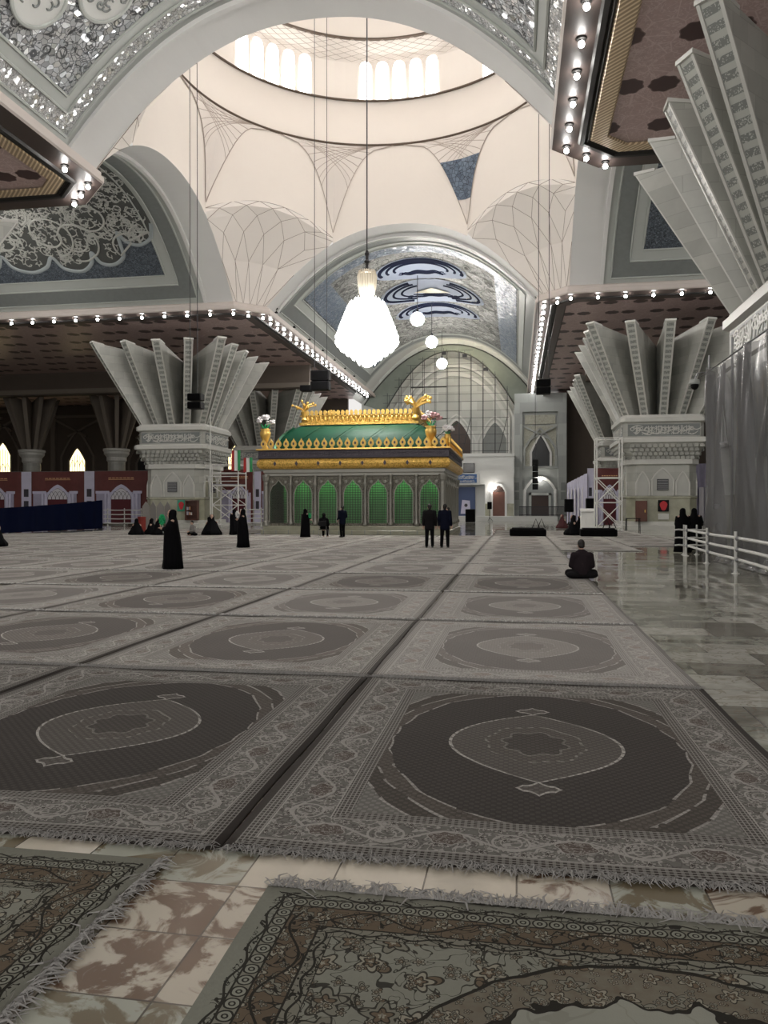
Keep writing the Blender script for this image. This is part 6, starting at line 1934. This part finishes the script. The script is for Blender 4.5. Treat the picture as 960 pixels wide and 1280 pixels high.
# lamps over the two doors
for (px,py,Y,lb) in ((617.5,609.5,99.4,'small round lamp glowing over the arched wooden door'),(675,599,102.3,'small round lamp glowing over the dark doorway of the tall bay')):
    x,z = PY(px,py,Y); t = thing('wall_lamp', lb, 'lamp', (x,Y,z), 'lamps over the end doors')
    b = MB(); b.ell((x,Y,z), .24,.24,.24, 12, 8); b.build('globe', glow('door_lamp', (1,.93,.85), 40) if 'door_lamp' not in MATS else MATS['door_lamp'], t, smooth=True)
    b = MB(); b.tube([(x,Y,z+.2),(x,Y+.3,z+.45),(x,Y+.9,z+.45)], .04, 6); b.build('arm', STEEL, t)
# dark fence before the tall bay
x0,_ = PY(649, 645, 97.5); x1,_ = PY(712, 645, 97.5)
t = thing('fence', 'low dark fence before the tall arched bay', 'fence', ((x0+x1)/2,97.5,.62))
b = MB(); b.box(x0,x1,97.45,97.52,1.75,1.85).box(x0,x1,97.45,97.52,.75,.82); b.build('rail', DARKSTEEL, t)
b = MB()
for i in range(60): b.box(x0+i*(x1-x0)/60, x0+i*(x1-x0)/60+.05, 97.46,97.51,.62,1.8)
b.build('bars', DARKSTEEL, t)
# on and before the columns
def wallpanel(px0,px1,py0,py1,Y,name,label,cat,mats):
    x0,z1 = PY(px0,py0,Y); x1,z0 = PY(px1,py1,Y)
    t = thing(name, label, cat, ((x0+x1)/2,Y,z0))
    b = MB(); b.cham(x0,x1,Y-.06,Y,z0,z1,.015); b.build('board', mats[0], t)
    return t,x0,x1,z0,z1
YL = 64.2-2.66
t,x0,x1,z0,z1 = wallpanel(222,232,625,639,YL,'poster','green poster with a red figure on the left fin column','poster',[POSTGREEN])
cx_=(x0+x1)/2; cz_=(z0+z1)/2
b = MB(); b.prism([(cx_+.22*cos(a)*(1+.2*sin(a*3)), YL-.08, cz_+.34*sin(a)) for a in lin(0,2*pi,18)[:-1]],(0,.02,0)); b.build('red_print', POSTRED, t)
YR = 64.2-2.66
t,x0,x1,z0,z1 = wallpanel(822.5,836,625,639.5,YR,'poster','black framed poster with a red figure on the right fin column','poster',[BLACK])
cx_=(x0+x1)/2; cz_=(z0+z1)/2
b = MB(); b.prism([(cx_+.26*cos(a)*(1+.15*sin(a*3)), YR-.08, cz_+.36*sin(a)) for a in lin(0,2*pi,18)[:-1]],(0,.02,0)); b.build('red_print', POSTRED, t)
b = MB(); b.box(x0,x1,YR-.05,YR,z0-.6,z0-.15); b.build('caption_board', MARBLE_LT, t)
def bookcase(px0,px1,py0,Y,label,fill):
    x0,z1 = PY(px0,py0,Y); x1,_ = PY(px1,py0,Y); z0 = .62
    t = thing('bookcase', label, 'bookcase', ((x0+x1)/2,Y,z0), 'wooden bookcases against the columns')
    b = MB(); b.box(x0,x1,Y-.04,Y,z0,z1).box(x0,x0+.07,Y-.4,Y,z0,z1).box(x1-.07,x1,Y-.4,Y,z0,z1).box(x0,x1,Y-.4,Y,z1-.07,z1).box(x0,x1,Y-.4,Y,z0,z0+.1); b.build('carcass', WOOD, t)
    for k in range(1,4):
        z = z0+(z1-z0)*k/4; b = MB(); b.box(x0+.07,x1-.07,Y-.38,Y-.04,z-.02,z+.02); b.build('shelf', WOOD, t)
    return t,x0,x1,z0,z1
t,x0,x1,z0,z1 = bookcase(233.5,249,625.5,YL-.02,'open wooden bookcase against the left fin column',1)
r = random.Random(8)
for i in range(7):
    z = z0+(z1-z0)*(1 + i//4)/4+.022; x = x0+.12+(i%4)*.11+r.uniform(0,.02); h=r.uniform(.22,.3)
    o = MB().box(x,x+.06,YL-.34,YL-.14,z,z+h); ob = o.build('book', [BAN_WHITE,BAN_LILD,BAN_GOLD,WHITECL][i%4])
    tag(ob, 'book on the %s shelf of the left bookcase, %s from its left side' % ('lower' if i < 4 else 'upper', nth(i%4+1)), 'book', 'books in the left bookcase')
t,x0,x1,z0,z1 = bookcase(794,808,626,YR-.02,'closed brown wooden cabinet against the right fin column',0)
b = MB(); b.box(x0+.05,x1-.05,YR-.45,YR-.41,z0+.1,z1-.08); d=b.build('door', WOOD, t); b = MB(); b.box(x1-.2,x1-.14,YR-.5,YR-.45,(z0+z1)/2-.1,(z0+z1)/2+.1); b.build('handle', GOLD, d)
x_,_ = PY(791,650,58)
t = thing('side_table', 'small black metal stand left of the right fin column', 'table', (x_,58,0))
b = MB(); b.cham(x_-.5,x_+.5,57.7,58.3,.86,.92,.02); b.build('top', BLACK, t)
for sx in (-1,1):
    for sy in (-1,1): b = MB(); b.tube([(x_+sx*.45,58+sy*.25,.87),(x_+sx*.47,58+sy*.27,0)], .03, 6); b.build('leg', BLACK, t)
x_,_ = PY(734,650,62)
t = thing('lectern', 'white lectern box between the two stand speakers', 'lectern', (x_,62,0))
b = MB(); b.cham(x_-.5,x_+.5,61.7,62.3,0,1.35,.04); b.build('cabinet', WHITECL, t); b = MB(); b.prism([(x_-.55,61.6,1.36),(x_+.55,61.6,1.36),(x_+.55,62.35,1.56),(x_-.55,62.35,1.56)],(0,0,.05)); b.build('top', WHITECL, t)
# grey pointed folding screen and a red drum before the left column
x_,_ = PY(195,650,56)
t = thing('folding_screen', 'grey folding screen with pointed leaves left of the lone standing woman', 'screen', (x_,56,0))
for k in range(4):
    b = MB(); x = x_-1.15+k*.6; dy = .12*(k%2)
    b.prism([(x,56+dy,.05),(x+.54,56.12-dy,.05),(x+.54,56.12-dy,1.75),(x+.27,56.06,2.15),(x,56+dy,1.75)], (0,.06,0)); b.build('leaf', GREYCL, t)
x_,y_ = G(178.5,667); 
t = thing('drum', 'red plastic drum between the women sitting at the left', 'drum', (x_,46.4,.016))
b = MB(); b.lathe([(.24,0),(.26,.05),(.26,.4),(.28,.42),(.26,.45),(.26,.95),(.23,1.0)], (x_,46.4,.016), 18); b.build('body', REDP, t, smooth=False)
b = MB(); b.lathe([(.27,1.0),(.27,1.06),(.1,1.08)], (x_,46.4,.016), 18); b.build('lid', REDP, t)

# ---------------------------------------------------------------- light
W = bpy.data.worlds.new('World'); SC.world = W; W.use_nodes = True
W.node_tree.nodes['Background'].inputs[0].default_value = (1.0,.975,.94,1)
W.node_tree.nodes['Background'].inputs[1].default_value = .75
def point(x,y,z,e,col,r):
    l = bpy.data.lights.new('lamp_light', 'POINT'); l.energy=e; l.color=col; l.shadow_soft_size=r
    o = bpy.data.objects.new('lamp_light', l); o.location=(x,y,z); COL.objects.link(o); return o
def strip(x,y,z,sx,sy,e):
    l = bpy.data.lights.new('shrine_tube', 'AREA'); l.shape='RECTANGLE'; l.size=sx; l.size_y=sy; l.energy=e; l.color=(.42,1.0,.42)
    o = bpy.data.objects.new('shrine_tube', l); o.location=(x,y,z); COL.objects.link(o)
strip((zx0+zx1)/2, zy0+.5, 3.45, zx1-zx0-1.6, .3, 38)
strip(zx1-.5, (zy0+zy1)/2, 3.45, .3, zy1-zy0-1.6, 34)
# added fill lamps that brighten the end bay and warm the arch crown
t0 = None
for i,(dx,px_) in enumerate(((-.6,'left one'),(2.2,'middle one'),(5.0,'right one'))):
    x = CX+dx; z = zin(x-CX)-.75
    lb = 'added warm fill light glowing under the crown of the scaffolded arch, %s of three' % px_
    t = thing('added_fill_light', lb, 'fill light', (x,103.3,z), 'added fill lights at the end arch')
    b = MB(); b.cham(x-.3,x+.3,103.3,103.5,z-.2,z+.2,.03); b.bar((x,103.4,z),(x,103.4,z+.7),.05); b.build('housing', DARKSTEEL, t)
    b = MB(); b.box(x-.26,x+.26,103.5,103.56,z-.16,z+.16); b.build('lens', glow('added_fill_lens', (1,.86,.62), 130) if i == 0 else MATS['added_fill_lens'], t)
vs = SC.view_settings
vs.view_transform = 'Standard'; vs.look = 'None'; vs.gamma = 1.0; vs.use_curve_mapping = False
vs.exposure = 0.22
SC.cycles.max_bounces = 7; SC.cycles.diffuse_bounces = 4; SC.cycles.glossy_bounces = 4; SC.cycles.transparent_max_bounces = 8
SC.cycles.sample_clamp_indirect = 4.0
SC.cycles.caustics_reflective = False; SC.cycles.caustics_refractive = False
